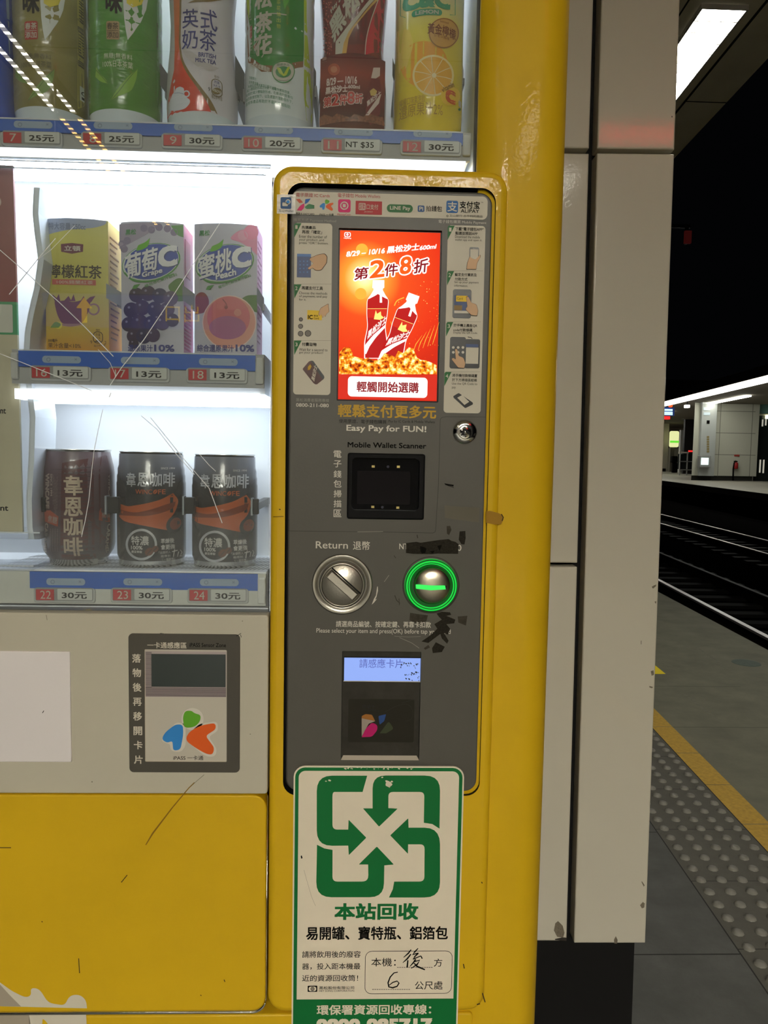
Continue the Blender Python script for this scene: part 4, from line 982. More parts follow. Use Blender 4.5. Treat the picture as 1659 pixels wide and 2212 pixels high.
# olive tea
OLV = ramp_mat([(0.0, (122, 112, 46)), (0.35, (138, 128, 62)), (0.55, (140, 132, 74)), (1.0, (150, 142, 90))], 0.28, coat=0.4, bump=0.35, bscale=90)
def tea(name, label, px, m, zoom_du, seal_m, seal_t, txt1, txt2, txt_m, leaf, leafd, panel_m):
    t, b, c, surf, cx, zb = bottle(name, label, px, 262, m, 'straight', foot_m=PETC, cap_m=mat((60, 130, 50), 0.4))
    D = Dec(b, 0.71, Z1, surf, 0.006); du = zoom_du
    WSW = mat((216, 220, 214), 0.25, coat=0.3); YLW = mat((214, 196, 60), 0.3)
    D.poly([(u+du, v) for u, v in ((236, -120), (240, 0), (246, 100), (256, 180), (268, 240), (300, 200), (345, 135), (378, 60), (388, 0), (384, -120))], WSW, 1)
    D.poly([(u+du, v) for u, v in ((262, -110), (262, 20), (300, 45), (350, 30), (372, -20), (368, -110))], YLW, 2)
    D.text('味', 136+du, -75, 236+du, 82, INK, 4, 0.03)
    D.rect(148+du*0.985, 126, 226+du*0.985, 236, seal_m, 2, 10)
    D.text('春茶', 152+du*0.985, 136, 220+du*0.985, 176, seal_t, 4, 0.01); D.text('添加', 152+du*0.985, 190, 220+du*0.985, 228, seal_t, 4, 0.01); D.rect(152+du*.985, 182, 220+du*.985, 185, seal_t, 4)
    D.text('無糖|無香料', 136+du*0.98, 318, 268+du*0.98+40, 356, txt_m, 4); D.text(txt1, 130+du*0.98, 362, 270+du*0.98+40, 402, txt_m, 4)
    o2 = du-8
    D.poly([(175+o2, 600), (200+o2, 552, 20), (265+o2, 470, 40), (335+o2, 412), (330+o2, 470, 30), (300+o2, 545, 30), (230+o2, 570, 20)], leaf, 2); D.line([(176+o2, 602), (225+o2, 545), (330+o2, 418)], 3, leafd, 3)
    D.poly([(95+du*.97, 400), (118+du*.97, 445, 20), (150+du*.97, 470, 20), (165+du*.97, 500), (120+du*.97, 490, 20), (90+du*.97, 460)], leaf, 2); D.line([(95+du*.97, 420), (162+du*.97, 497)], 3, leafd, 3)
    # information panel at the right edge
    x = 455+du*0.96
    D.poly([(x, -60), (x+60, -60), (x+60, 640), (x, 640)], panel_m, 1)
    for k in range(26): D.rect(x+6, -40+k*17, x+42+(k*7 % 11), -33+k*17, mat((70, 66, 30), 0.5), 2)
    D.frame(x+2, 150, x+46, 300, 3, mat((60, 56, 26), 0.5), 3)
    D.rect(x+12, 505, x+50, 590, WSW, 2, 4); D.ring(x+31, 540, 9, 13, INK, 3); D.rect(x+20, 565, x+44, 580, INK, 3)
    # waist rings on the sleeve
    b.build('body', t); c.build('cap', t)
tea('tea_bottle', 'olive green tea bottle with red square seal above price tag 7', 113, OLV, 0, mat((176, 44, 40), 0.4), CARD, '100%台灣茶葉', '', mat((92, 84, 40), 0.5), mat((120, 150, 60), 0.4), mat((84, 104, 40), 0.5), mat((176, 164, 70), 0.35))
GRN = ramp_mat([(0.0, (70, 122, 26)), (0.3, (76, 140, 44)), (0.6, (88, 148, 72)), (1.0, (110, 160, 100))], 0.26, coat=0.4, bump=0.35, bscale=90)
tea('tea_bottle', 'bright green tea bottle with tan seal beside the milk tea', 272, GRN, 495, mat((170, 140, 96), 0.4), mat((80, 60, 30), 0.5), '100%日本茶葉', '', mat((214, 224, 190), 0.5), mat((128, 176, 50), 0.4), mat((40, 92, 24), 0.5), mat((84, 150, 50), 0.35))

# blue bottle cut by the left edge
t, b, c, surf, cx, zb = bottle('blue_bottle', 'deep blue drink bottle cut off by the left edge of the photo', -45, 262, mat((30, 82, 205), 0.25, coat=0.4, bump=0.3, bscale=90), 'straight', foot_m=mat((28, 76, 190), 0.2), cap_m=WHITE)
D = Dec(b, 0.71, Z1, surf, 0.006)
for k in range(14): D.rect(40, 480+k*9, 78, 484+k*9, mat((190, 205, 235), 0.4), 2)
D.poly([(10, -60), (40, -60), (34, 200, 40), (50, 330), (20, 330)], mat((150, 180, 225), 0.4), 1)
b.build('body', t); c.build('cap', t)

# milk tea
MLK = mat((206, 200, 204), 0.3, coat=0.4, bump=0.35, bscale=80)
t, b, c, surf, cx, zb = bottle('milk_tea_bottle', 'white and orange red milk tea bottle with navy lettering', 438, 264, MLK, 'waist', R=0.0322, foot_m=PETC, cap_m=mat((190, 60, 30), 0.4))
D = Dec(b, 0.71, Z1, surf, 0.006); NAVY = mat((30, 36, 110), 0.4); ORD = ramp_mat([(0.0, (206, 44, 26)), (0.35, (212, 60, 30)), (0.75, (206, 104, 50)), (1.0, (190, 110, 70))], 0.3, coat=0.4); OLB = mat((122, 96, 40), 0.4)
D.poly([(1000, 740), (1012, 560), (1040, 420), (1044, 300), (1040, 100), (1034, -100), (1085, -100), (1082, 100), (1078, 250), (1088, 350, 40), (1130, 430, 60), (1200, 520, 60), (1262, 600, 60), (1300, 680, 40), (1316, 740)], OLB, 1)
b2 = B(); D2 = Dec(b2, 0.71, Z1, surf, 0.006, top=0)
D2.poly([(1000, 742), (1012, 560), (1040, 420), (1044, 300), (1040, 100), (1034, -100), (1074, -100), (1072, 100), (1068, 250), (1076, 350, 40), (1112, 435, 60), (1175, 520, 60), (1238, 610, 60), (1270, 690, 40), (1280, 742)], ORD, 2)
D.text('英', 1090, 55, 1186, 166, NAVY, 4, 0.004); D.text('式', 1198, 58, 1298, 181, NAVY, 4, 0.004); D.text('奶', 1088, 178, 1182, 292, NAVY, 4, 0.004); D.text('茶', 1193, 180, 1292, 306, NAVY, 4, 0.004)
D.textq('BRITISH', (1185, 340), (1290, 357), (1186, 313), NAVY, 4, 0.02); D.textq('MILK TEA', (1167, 372), (1291, 390), (1168, 347), NAVY, 4, 0.02)
D.poly([(1120, 20), (1160, 0, 20), (1250, -5, 20), (1330, 5), (1250, 12, 20), (1180, 14)], OLB, 3); D.poly([(1085, 290), (1140, 305, 20), (1240, 380, 20), (1310, 410), (1260, 430, 20), (1180, 400, 20), (1110, 340)], mat((190, 182, 180), 0.3), 2)
D.text('每份', 1280, 452, 1310, 470, mat((110, 96, 60), 0.5), 4); D.frame(1262, 474, 1330, 580, 5, mat((110, 96, 60), 0.5), 4, 32); D.text('熱量', 1280, 484, 1312, 502, NAVY, 4); D.text('9大卡', 1276, 508, 1318, 524, NAVY, 4); D.circ(1296, 546, 28, mat((122, 104, 60), 0.5), 5, 20); D.text('4%DV', 1272, 538, 1320, 554, CARD, 6, 0.03); D.text('9', 1244, 522, 1256, 546, INK, 4); D.text('每日參考值', 1264, 570, 1328, 596, mat((110, 96, 60), 0.5), 4)
POT = mat((216, 218, 226), 0.25)
D.poly([(1014, 664), (1016, 610, 20), (1030, 560, 20), (1060, 545, 20), (1096, 558, 20), (1110, 580, 20), (1136, 598, 10), (1136, 616, 10), (1110, 650, 20), (1060, 664, 20)], POT, 5); D.poly([(1045, 552), (1050, 530, 10), (1075, 518, 8), (1100, 528, 10), (1100, 560), (1060, 566)], POT, 5); D.ring(1114, 562, 13, 21, POT, 5); D.line([(1040, 560), (1070, 556), (1104, 566)], 4, mat((150, 156, 180), 0.4), 6)
for k in range(7): D.rect(1398, 190+k*22, 1412, 196+k*22, INK, 3)
bd = b.build('body', t); b2.build('swoosh', t); c.build('cap', t)

# tea flower drink
FLW = mat((214, 222, 220), 0.18, coat=0.6, bump=0.2, bscale=70)
t, b, c, surf, cx, zb = bottle('flower_tea_bottle', 'white bottle with a dark green label and health seal', 604, 268, FLW, 'straight', R=0.0318, foot_m=PETC, cap_m=mat((60, 130, 50), 0.4))
D = Dec(b, 0.71, Z2, surf, 0.006); FG = mat((22, 120, 30), 0.28, coat=0.4, bump=0.2, bscale=80); FY = mat((176, 196, 40), 0.3); BRN = mat((128, 82, 46), 0.4); TG = mat((70, 130, 96), 0.5)
D.poly([(430, -140), (494, -140), (490, 745), (452, 745), (432, 560), (436, 200)], FY, 1)
D.poly([(86, -140), (432, -140), (432, 300), (428, 402), (300, 440), (180, 430), (100, 376)], BRN, 2)
D.poly([(86, -140), (433, -140), (433, 300), (430, 366), (300, 402), (180, 392), (110, 340), (118, 200), (92, 60)], FG, 3)
D.poly([(84, -80), (92, 30, 20), (104, 120), (108, 60), (104, -80)], FY, 4); D.poly([(320, -20), (356, -140), (220, -140), (300, -30), (318, 60), (352, -10)], mat((70, 160, 40), 0.3), 4)
D.text('松', 140, -62, 245, 52, WHITE, 5, 0.03); D.text('茶', 145, 72, 244, 196, WHITE, 5, 0.03); D.text('花', 135, 205, 244, 330, WHITE, 5, 0.03)
D.line([(235, 82), (330, 92)], 6, WHITE, 5); D.line([(185, 200), (140, 270), (150, 330)], 5, WHITE, 5); D.line([(212, 265), (190, 330), (180, 345)], 5, WHITE, 5)
for k, ch in enumerate('油切茶花抽出物'):
    D.text(ch, 270, -72+k*36, 294, -44+k*36, FY, 5)
D.text('GREEN TEA', 0, 0, 1, 1, FY, 4) if False else None
for k, ch in enumerate('GREEN TEA DRINK'): D.text(ch, 106+k*0.6, 40+k*18, 117+k*0.6, 52+k*18, WHITE, 4) if ch != ' ' else None
for k in range(8): D.rect(110, 160+k*9, 124, 166+k*9, mat((180, 40, 60), 0.4), 4)
D.textq('不易形成體脂肪', (108, 408), (226, 436), (112, 378), CARD, 4, 0.02)
D.circ(310, 428, 70, CARD, 5, 56); D.ring(310, 428, 64, 69, mat((60, 140, 70), 0.4), 6); D.circ(310, 432, 46, mat((40, 128, 60), 0.4), 6, 34); D.poly([(270, 405), (292, 408, 8), (312, 446), (338, 400, 10), (350, 402), (330, 452, 10), (312, 458), (285, 440, 8)], FY, 7)
D.textq('健康食品', (270, 396), (345, 398), (272, 380), TG, 7)
for k, (tx, u0, u1) in enumerate((('功能成分：', 106, 152), ('兒茶素含量', 104, 160), ('本產品含兒茶素及三酸甘油酯', 100, 268), ('減少體脂肪形成之功能：經動物實驗證實，', 92, 352), ('有助於減少體脂肪形成，在最適的營養均', 88, 366), ('衡的飲食控制下，以及適當的運動條件下，', 86, 366), ('食用本產品有助於不易形成體脂肪', 84, 352))):
    v = 462+k*28; D.textq(tx, (u0, v+12+(k > 4)*2), (u1, v+22), (u0, v-6), TG, 3)
b.build('body', t); c.build('cap', t)

# sarsaparilla cola and the red promotion card in front of it
SRS = ramp_mat([(0.0, (70, 14, 16)), (0.35, (120, 26, 30)), (0.6, (122, 16, 30)), (1.0, (96, 14, 22))], 0.2, coat=0.8, bump=0.15, bscale=70)
t, b, c, surf, cx, zb = bottle('cola_bottle', 'dark red cola bottle with diagonal white lettering behind the red card', 762, 270, SRS, 'curvy', R=0.0318, cap_m=mat((205, 205, 200), 0.4), Y=0.752)
D = Dec(b, 0.72, Z2, surf, 0.006); MRN = mat((98, 22, 30), 0.25, coat=0.5); RSP = mat((196, 22, 52), 0.25, coat=0.6); GLD = mat((206, 160, 80), 0.35)
D.poly([(540, -140), (920, -140), (910, 30), (905, 160), (912, 330), (560, 330), (555, 160)], MRN, 1)
D.poly([(880, -20, 30), (830, 120, 60), (800, 230, 60), (796, 330), (916, 330), (908, 160), (912, 30), (930, -60)], RSP, 2); D.line(rounded([(900, -60), (836, 110, 60), (804, 230, 60), (798, 330)]), 5, CARD, 3)
D.poly([(925, -120), (900, -40), (760, 110), (700, 190), (670, 260), (660, 325), (620, 325), (622, 250), (660, 200), (760, 80), (860, -40), (900, -120)], CARD, 2)
D.poly([(930, -100), (905, -20), (790, 95), (730, 170), (700, 230), (685, 325), (660, 325), (670, 260), (700, 190), (770, 105), (890, -30)], GLD, 3)
D.textq('黑松沙士', (612, 262), (935, -80), (575, 150), CARD, 4, 0.03); D.textq('Hey Song', (600, 90), (690, -30), (590, 60), CARD, 4, 0.02)
for k in range(90):
    v = random.uniform(0, 325); D.circ(random.uniform(548, 600), v, random.uniform(2, 5), mat((190, 84, 70), 0.3), 2)
b.build('body', t); c.build('cap', t)

b = B(); Yc = 0.7075; (x0, z0), (x1, z1) = Dec(None, Yc, Z2).span(526, 326, 918, 758)
zf = zb1_floor; cxm = (x0+x1)/2; R_ = (x1-x0)/2
def csurf(x, z): return Yc+0.010*((x-cxm)/R_)**2
CB = ramp_mat([(0.0, (100, 46, 30)), (0.2, (70, 16, 13)), (0.5, (98, 26, 18)), (0.75, (132, 46, 28)), (1.0, (80, 28, 24))], 0.7, spec=0.05)
n = 16; V = []
for k in range(n+1):
    x = x0+(x1-x0)*k/n; zz = z1+0.0014*(1-((x-cxm)/R_)**2); V += [(x, csurf(x, 0), zf), (x, csurf(x, 0), zz)]
for k in range(n+1): V += [(V[2*k][0], V[2*k][1]+0.0004, zf), (V[2*k+1][0], V[2*k+1][1]+0.0004, V[2*k+1][2])]
m_ = 2*(n+1)
b.add(V, [(2*k, 2*k+2, 2*k+3, 2*k+1) for k in range(n)]+[(m_+2*k, m_+2*k+1, m_+2*k+3, m_+2*k+2) for k in range(n)]+[(2*k+1, 2*k+3, m_+2*k+3, m_+2*k+1) for k in range(n)], CB, True)
D = Dec(b, Yc, Z2, csurf, 0.005)
GLO = mat((214, 150, 120), 0.4); PW = mat((220, 200, 190), 0.5)
D.circ(612, 415, 36, mat((176, 84, 58), 0.4), 1); D.circ(612, 415, 20, mat((196, 122, 92), 0.4), 2)
D.text('8/29 — 10/16', 568, 458, 750, 503, PW, 3, 0.03); D.text('黑松沙士', 562, 512, 695, 556, PW, 3, 0.035); D.text('600ml', 697, 508, 767, 530, PW, 3, 0.03)
RNG = mat((190, 40, 30), 0.4)
for tch, u0, v0, u1, v1, mm in (('第', 550, 582, 598, 640, RNG), ('2', 598, 562, 642, 632, RNG), ('件', 644, 566, 692, 628, RNG), ('8', 692, 548, 736, 622, RNG), ('折', 738, 560, 784, 618, RNG)):
    for k in range(6):
        a = 2*pi*k/6; D.text(tch, u0+4*cos(a), v0+4*sin(a), u1+4*cos(a), v1+4*sin(a), PW, 3, 0.02)
    D.text(tch, u0, v0, u1, v1, mm, 6, 0.02)
D.poly([(848, 405), (888, 405), (886, 455), (862, 470), (834, 468)], PW, 3); D.poly([(835, 468), (886, 470), (895, 540, 20), (888, 680), (830, 752), (800, 690), (815, 540, 20)], mat((110, 20, 26), 0.3), 3); D.poly([(826, 545), (848, 528), (870, 545), (860, 575), (832, 572)], mat((214, 180, 100), 0.4), 4)
D.textq('黑松沙士', (812, 640), (896, 570), (806, 610), PW, 5, 0.03); D.poly([(800, 690), (870, 590), (895, 560), (880, 620), (820, 690)], PW, 4)
P = [(526, 755), (526, 705)]+[(526+k*26, 690+(k*37 % 29)-14) for k in range(1, 15)]+[(905, 700), (916, 755)]
D.poly(P, mat((126, 72, 48), 0.4, var=0.6, vscale=500), 4)
D.rect(542, 342, 568, 362, mat((150, 110, 100), 0.5), 3, 6); D.text('HeySong', 540, 366, 570, 374, mat((150, 110, 100), 0.5), 3)
o = b.build('promotion_card'); tag(o, 'dark red curved promotion card standing in front of the cola bottle', 'card')

# lemon soda
LEM = ramp_mat([(0.0, (232, 204, 24)), (0.18, (232, 206, 40)), (0.42, (230, 214, 90)), (0.55, (222, 218, 168)), (0.66, (214, 216, 206)), (1.0, (214, 218, 216))], 0.2, coat=0.6, bump=0.15, bscale=60)
t, b, c, surf, cx, zb = bottle('lemon_soda_bottle', 'yellow lemon soda bottle with a lemon slice picture', 925, 275, LEM, 'slim', R=0.0322, cap_m=mat((230, 200, 40), 0.4))
D = Dec(b, 0.71, Z2, surf, 0.006); LG = mat((60, 150, 110), 0.35); LOR = mat((236, 164, 40), 0.3); LPL = mat((240, 200, 90), 0.3); LIN = mat((236, 178, 60), 0.3)
D.text('C&C', 1022, -70, 1308, 46, LG, 3, 0.05); D.line([(1010, 0), (1008, 96), (1040, 108)], 4, LG, 3); D.line([(1336, 0), (1336, 92), (1304, 90)], 4, LG, 3)
D.rect(1076, 52, 1258, 91, LG, 3, 19); D.text('LEMON', 1098, 60, 1238, 84, CARD, 4, 0.03)
D.circ(1150, 385, 142, LOR, 1, 140); D.circ(1205, 452, 124, mat((244, 226, 160), 0.3), 2); D.circ(1205, 452, 112, LIN, 3)
for k in range(10):
    a = radians(k*36+12); D.line([(1205+14*cos(a), 452+14*sin(a)), (1205+112*cos(a), 452+112*sin(a))], [3, 5], mat((246, 232, 180), 0.3), 4)
D.circ(1210, 452, 14, mat((246, 232, 180), 0.3), 5)
D.poly([(985, 190, 10), (1060, 170, 30), (1090, 260, 40), (1040, 420, 40), (1000, 440)], mat((234, 206, 90), 0.3), 1)
SEAL = mat((208, 158, 78), 0.4); D.circ(1268, 200, 92, SEAL, 5); D.ring(1268, 200, 84, 89, mat((150, 100, 40), 0.4), 6); D.textq('黃金檸檬', (1170, 204), (1338, 248), (1172, 140), mat((126, 60, 24), 0.5), 7, 0.01); D.textq('レモン風味', (1212, 222), (1300, 246), (1214, 204), mat((126, 60, 24), 0.5), 7); D.text('Selected', 1246, 128, 1296, 140, mat((126, 60, 24), 0.5), 7)
D.textq('vitamin', (1262, 556), (1332, 520), (1252, 530), mat((150, 110, 20), 0.4), 5, 0.03); D.circ(1308, 575, 58, mat((240, 200, 60), 0.3), 5); D.text('C', 1278, 540, 1338, 620, mat((206, 84, 20), 0.4), 6, 0.07)
LT = mat((176, 140, 24), 0.5); D.text('檸檬口味氣泡飲', 1002, 575, 1156, 622, LT, 4); D.text('還原果汁2%', 1000, 612, 1262, 690, LT, 4)
D.rect(1356, 600, 1372, 640, CARD, 3); D.circ(1362, 655, 8, mat((40, 120, 60), 0.4), 3)
b.build('body', t); c.build('cap', t)

# ------------------------------------------------------------------ cartons
ZC = Zat(300, 759)+0.0002
def carton(name, label, u0, u1, v0, rotz, front_m, side_m, top_m, draw):
    """drink carton, slightly swollen front; (u0, u1) front face at mid height in Z3 pixels"""
    Yf = 0.7215; d = Dec(None, Yf, Z3); (x0, _), (x1, z1) = d.span(u0, v0, u1, 1130); wv = x1-x0; cxm = (x0+x1)/2; h = z1-ZC; dp = 0.040
    t = thing(name, (cxm, Yf+dp/2, ZC), label, 'carton', 'drink cartons on the middle shelf')
    b = B(); n = 10; V = []; zs = [ZC, ZC+h*0.5, ZC+h]
    def fs(x, z): q = (x-cxm)/(wv/2); return Yf+0.0012*q*q
    for zi in (ZC, ZC+h):
        for k in range(n+1):
            x = x0+wv*k/n; V.append((x, fs(x, 0), zi+(0.0012*(1-(2*k/n-1)**2) if zi > ZC else 0)))
    b.add(V, [(k, k+1, n+1+k+1, n+1+k) for k in range(n)], front_m, True)
    yb = Yf+dp
    b.add([(x1, fs(x1, 0), ZC), (x1, yb, ZC), (x1, yb, ZC+h), (x1, fs(x1, 0), ZC+h)], [(0, 1, 2, 3)], side_m)
    b.add([(x0, fs(x0, 0), ZC), (x0, yb, ZC), (x0, yb, ZC+h), (x0, fs(x0, 0), ZC+h)], [(3, 2, 1, 0)], side_m)
    b.add([(x0, yb, ZC), (x1, yb, ZC), (x1, yb, ZC+h), (x0, yb, ZC+h)], [(1, 0, 3, 2)], front_m)
    top = [V[n+1+k] for k in range(n+1)]+[(x1, yb, ZC+h), (x0, yb, ZC+h)]
    b.add(top, [tuple(range(len(top)))], top_m); b.add([V[k] for k in range(n+1)]+[(x1, yb, ZC), (x0, yb, ZC)], [tuple(range(n+3))[::-1]], top_m)
    D = Dec(b, Yf, Z3, fs, 0.008); draw(D, b, (x0, x1, h, yb)); b.build('carton_box', t)
    s = B(); s.box(cxm-0.010, cxm+0.012, yb-0.018, yb-0.006, ZC+h+0.0001, ZC+h+0.0007, mat((200, 200, 196), 0.3)); s.build('straw_hole', t)
    return t
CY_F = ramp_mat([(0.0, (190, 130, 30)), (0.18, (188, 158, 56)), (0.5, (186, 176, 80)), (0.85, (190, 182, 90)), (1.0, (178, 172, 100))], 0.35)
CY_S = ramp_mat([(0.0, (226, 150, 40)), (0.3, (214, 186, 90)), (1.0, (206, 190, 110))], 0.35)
def side_lines(D, b, q, m):
    x0, x1, h, yb = q
    for k in range(18):
        z = ZC+h*(0.12+0.045*k); b.box(x1, x1+0.0003, 0.728, 0.745+0.008*((k*7) % 3)/2, z, z+0.0014, m)
def draw_tea(D, b, q):
    MAR = mat((96, 34, 56), 0.4); SLV = mat((140, 148, 166), 0.35)
    D.poly([(258, 345), (300, 338), (400, 334), (560, 342), (638, 354), (630, 375, 20), (560, 395, 40), (430, 400, 60), (310, 425, 40), (262, 446)], SLV, 1)
    D.text('特大容量 350cc', 290, 362, 512, 405, mat((104, 112, 132), 0.4), 2, 0.02)
    D.poly([(364, 490), (430, 484), (498, 492), (496, 536), (430, 548), (366, 536)], MAR, 2); D.text('立頓', 384, 500, 482, 532, CARD, 3, 0.02)
    D.text('檸檬紅茶', 288, 614, 608, 695, mat((40, 28, 16), 0.5), 3, 0.012); D.rect(312, 702, 573, 734, mat((178, 84, 76), 0.4), 2); D.text('100%錫蘭紅茶', 340, 707, 556, 729, CARD, 3)
    CUP = mat((110, 58, 66), 0.4); CUPL = mat((150, 110, 100), 0.4)
    D.poly([(326, 838), (380, 826, 20), (440, 838, 20), (500, 822, 20), (540, 838), (530, 900, 40), (490, 966, 20), (370, 966, 20), (340, 910, 40)], CUP, 2); D.ring(560, 880, 26, 36, CUPL, 1); D.poly([(330, 970), (420, 985, 20), (500, 970), (430, 960)], CUPL, 1)
    for P in ([(330, 838), (312, 790), (340, 812), (352, 788), (362, 834)], [(380, 832), (410, 800), (425, 826), (440, 790), (452, 832)], [(480, 832), (500, 800), (515, 826), (540, 806), (570, 800), (545, 838)]): D.poly(P, CUP, 2)
    D.poly([(300, 990), (330, 950, 20), (370, 968, 20), (350, 990)], mat((110, 140, 50), 0.4), 2); D.circ(350, 975, 22, mat((206, 190, 60), 0.4), 1)
    D.text('300毫升', 288, 1056, 345, 1076, mat((70, 50, 20), 0.5), 3, 0.01); D.text('果汁含量<10%', 288, 1081, 484, 1112, mat((70, 50, 20), 0.5), 3)
    BN = mat((90, 70, 30), 0.5); D.frame(556, 1012, 616, 1084, 5, BN, 3, 26); D.text('每份', 574, 996, 598, 1010, BN, 3); D.text('熱量', 572, 1022, 600, 1040, BN, 3); D.text('大卡', 572, 1044, 600, 1060, BN, 3); D.poly([(562, 1075), (586, 1060, 10), (610, 1076)], BN, 4); D.text('9', 540, 1066, 552, 1086, BN, 3); D.text('2', 624, 1070, 636, 1088, BN, 3); D.textq('每日參考值', (562, 1106), (630, 1100), (562, 1092), BN, 3)
    side_lines(D, b, q, mat((130, 104, 50), 0.5))
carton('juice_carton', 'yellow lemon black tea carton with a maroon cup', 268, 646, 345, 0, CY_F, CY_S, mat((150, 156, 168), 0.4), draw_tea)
WGF = mat((178, 176, 186), 0.35); PKS = ramp_mat([(0.0, (206, 120, 176)), (0.3, (190, 90, 130)), (0.6, (180, 150, 170)), (1.0, (150, 60, 90))], 0.35)
def c_logo(D, du, name, en, small, dv=0):
    BLU = mat((36, 64, 150), 0.35); RG = mat((60, 128, 50), 0.4); RGL = mat((190, 200, 190), 0.4)
    cx, cy = 903+du, 600+dv
    D.circ(cx, cy, 178, RG, 2, 112, -14); D.circ(cx-2, cy-2, 172, RGL, 3, 106, -14); D.circ(cx+2, cy-4, 164, BLU, 4, 102, -14)
    D.poly([(815+du, 532+dv), (825+du, 498+dv, 10), (870+du, 480+dv, 16), (896+du, 455+dv), (886+du, 505+dv, 16), (850+du, 525+dv, 10)], LEAFG, 5)
    for k in (1, 0):
        ex = 4 if k else 0; mm = mat((24, 44, 110), 0.4) if k else mat((214, 214, 214), 0.35); l = 6 if k else 7
        D.textq(name[0], (750+du+ex, 702+dv+ex), (848+du+ex, 672+dv+ex), (744+du+ex, 560+dv+ex), mm, l, 0.02); D.textq(name[1], (846+du+ex, 668+dv+ex), (942+du+ex, 640+dv+ex), (848+du+ex, 530+dv+ex), mm, l, 0.02)
        D.textq('C', (946+du+ex, 636+dv+ex), (1062+du+ex, 618+dv+ex), (944+du+ex, 512+dv+ex), mm, l, 0.05); D.textq(en, (850+du+ex, 700+dv+ex), (972+du+ex, 670+dv+ex), (848+du+ex, 660+dv+ex), mm, l, 0.03)
    D.textq('黑松', (750+du, 438+dv), (812+du, 434+dv), (752+du, 404+dv), mat((50, 120, 60), 0.4), 3, 0.02)
    D.textq(small, (868+du, 752+dv), (1062+du, 680+dv), (862+du, 734+dv), mat((70, 130, 60), 0.4), 4, 0.01)
    D.line(rounded([(745+du, 660+dv), (790+du, 714+dv, 40), (900+du, 720+dv, 60), (1040+du, 668+dv)]), [3, 9, 8, 3]+[6]*50 if False else 7, RG, 5)
    D.poly([(790+du, 758+dv), (800+du, 735+dv, 8), (840+du, 728+dv), (815+du, 758+dv)], RG, 4)
def draw_grape(D, b, q):
    GP = [mat(c_, 0.3, coat=0.4) for c_ in ((48, 34, 58), (58, 42, 70), (40, 34, 76), (66, 50, 84))]; GH = mat((130, 124, 150), 0.4)
    D.poly([(712, 372), (850, 362), (960, 365), (900, 420, 40), (790, 480, 40), (714, 520)], mat((150, 140, 156), 0.4), 1)
    for u, v in ((730, 490), (760, 470), (742, 520), (860, 395), (905, 405), (950, 390), (1000, 398), (1040, 420)): D.circ(u, v, 22, mat((128, 116, 140), 0.4), 1)
    D.poly([(1020, 380), (1094, 376), (1096, 450), (1060, 440, 20)], mat((90, 140, 80), 0.4), 1)
    c_logo(D, 0, '葡萄', 'Grape', '維他命C果汁飲料')
    D.poly([(1000, 740, 20), (1060, 690, 30), (1098, 700), (1098, 830), (1050, 835, 30)], mat((70, 110, 40), 0.4), 2)
    for k, (u, v, r) in enumerate(((815, 795, 44), (885, 785, 46), (955, 800, 46), (1020, 815, 44), (785, 885, 46), (850, 870, 46), (925, 880, 46), (1000, 880, 44), (770, 970, 44), (835, 960, 50), (905, 965, 46), (970, 960, 46), (1030, 945, 40), (800, 1040, 42), (860, 1040, 46), (915, 1035, 42), (800, 1085, 30))):
        D.circ(u, v, r, GP[k % 4], 3+0.12*k); D.circ(u-r*.3, v-r*.35, r*.16, GH, 5.6)
    D.text('還原果汁', 765, 1092, 914, 1133, NAVY, 6, 0.01); D.text('10%', 922, 1092, 1043, 1133, NAVY, 6, 0.03)
    x0, x1, h, yb = q
    for k in range(12): b.box(x1, x1+0.0003, 0.725, 0.752, ZC+0.006+k*0.0035, ZC+0.0076+k*0.0035, mat((190, 60, 130), 0.4))
    b.box(x1, x1+0.0003, 0.728, 0.75, ZC+h*0.62, ZC+h*0.9, mat((140, 50, 80), 0.4))
carton('juice_carton', 'grape juice carton with dark purple grapes', 722, 1096, 363, 0, WGF, PKS, mat((190, 190, 196), 0.4), draw_grape)
def draw_peach(D, b, q):
    PK = mat((214, 120, 150), 0.35); PCH = mat((196, 96, 100), 0.35); PCH2 = mat((206, 140, 120), 0.35)
    D.poly([(1365, 460, 30), (1420, 410, 30), (1470, 400), (1536, 382), (1536, 560), (1500, 520, 30), (1440, 480, 30)], mat((206, 130, 156), 0.4), 1); D.circ(1500, 420, 44, PK, 2); D.circ(1450, 440, 30, mat((210, 150, 170), 0.4), 2)
    D.poly([(1166, 790, 30), (1220, 770, 40), (1256, 830, 40), (1230, 900, 30), (1168, 910)], mat((132, 60, 66), 0.4), 1)
    c_logo(D, 440, '蜜桃', 'Peach', '維他命C綜合果汁飲料', 6)
    D.poly([(1430, 830), (1470, 795, 30), (1536, 795), (1536, 900), (1480, 880, 30)], mat((70, 110, 40), 0.4), 2)
    PM = ramp_mat([(0.0, (190, 130, 130)), (0.35, (150, 84, 130)), (0.6, (190, 90, 110)), (1.0, (190, 104, 104))], 0.35)
    D.circ(1370, 958, 162, mat((220, 190, 180), 0.4), 3); D.circ(1370, 958, 156, PCH2, 4); D.circ(1366, 930, 128, PCH, 5); D.circ(1360, 990, 110, mat((160, 88, 128), 0.4), 6, 70)
    D.line(rounded([(1350, 880), (1356, 850, 20), (1330, 820)]), 6, mat((130, 50, 60), 0.4), 7); D.circ(1352, 868, 10, mat((130, 50, 60), 0.4), 7); D.circ(1420, 900, 22, mat((206, 130, 120), 0.4), 7)
    D.text('綜合還原果汁', 1178, 1092, 1398, 1134, NAVY, 8, 0.01); D.text('10%', 1408, 1092, 1520, 1134, NAVY, 8, 0.03)
    side_lines(D, b, q, mat((150, 60, 110), 0.4))
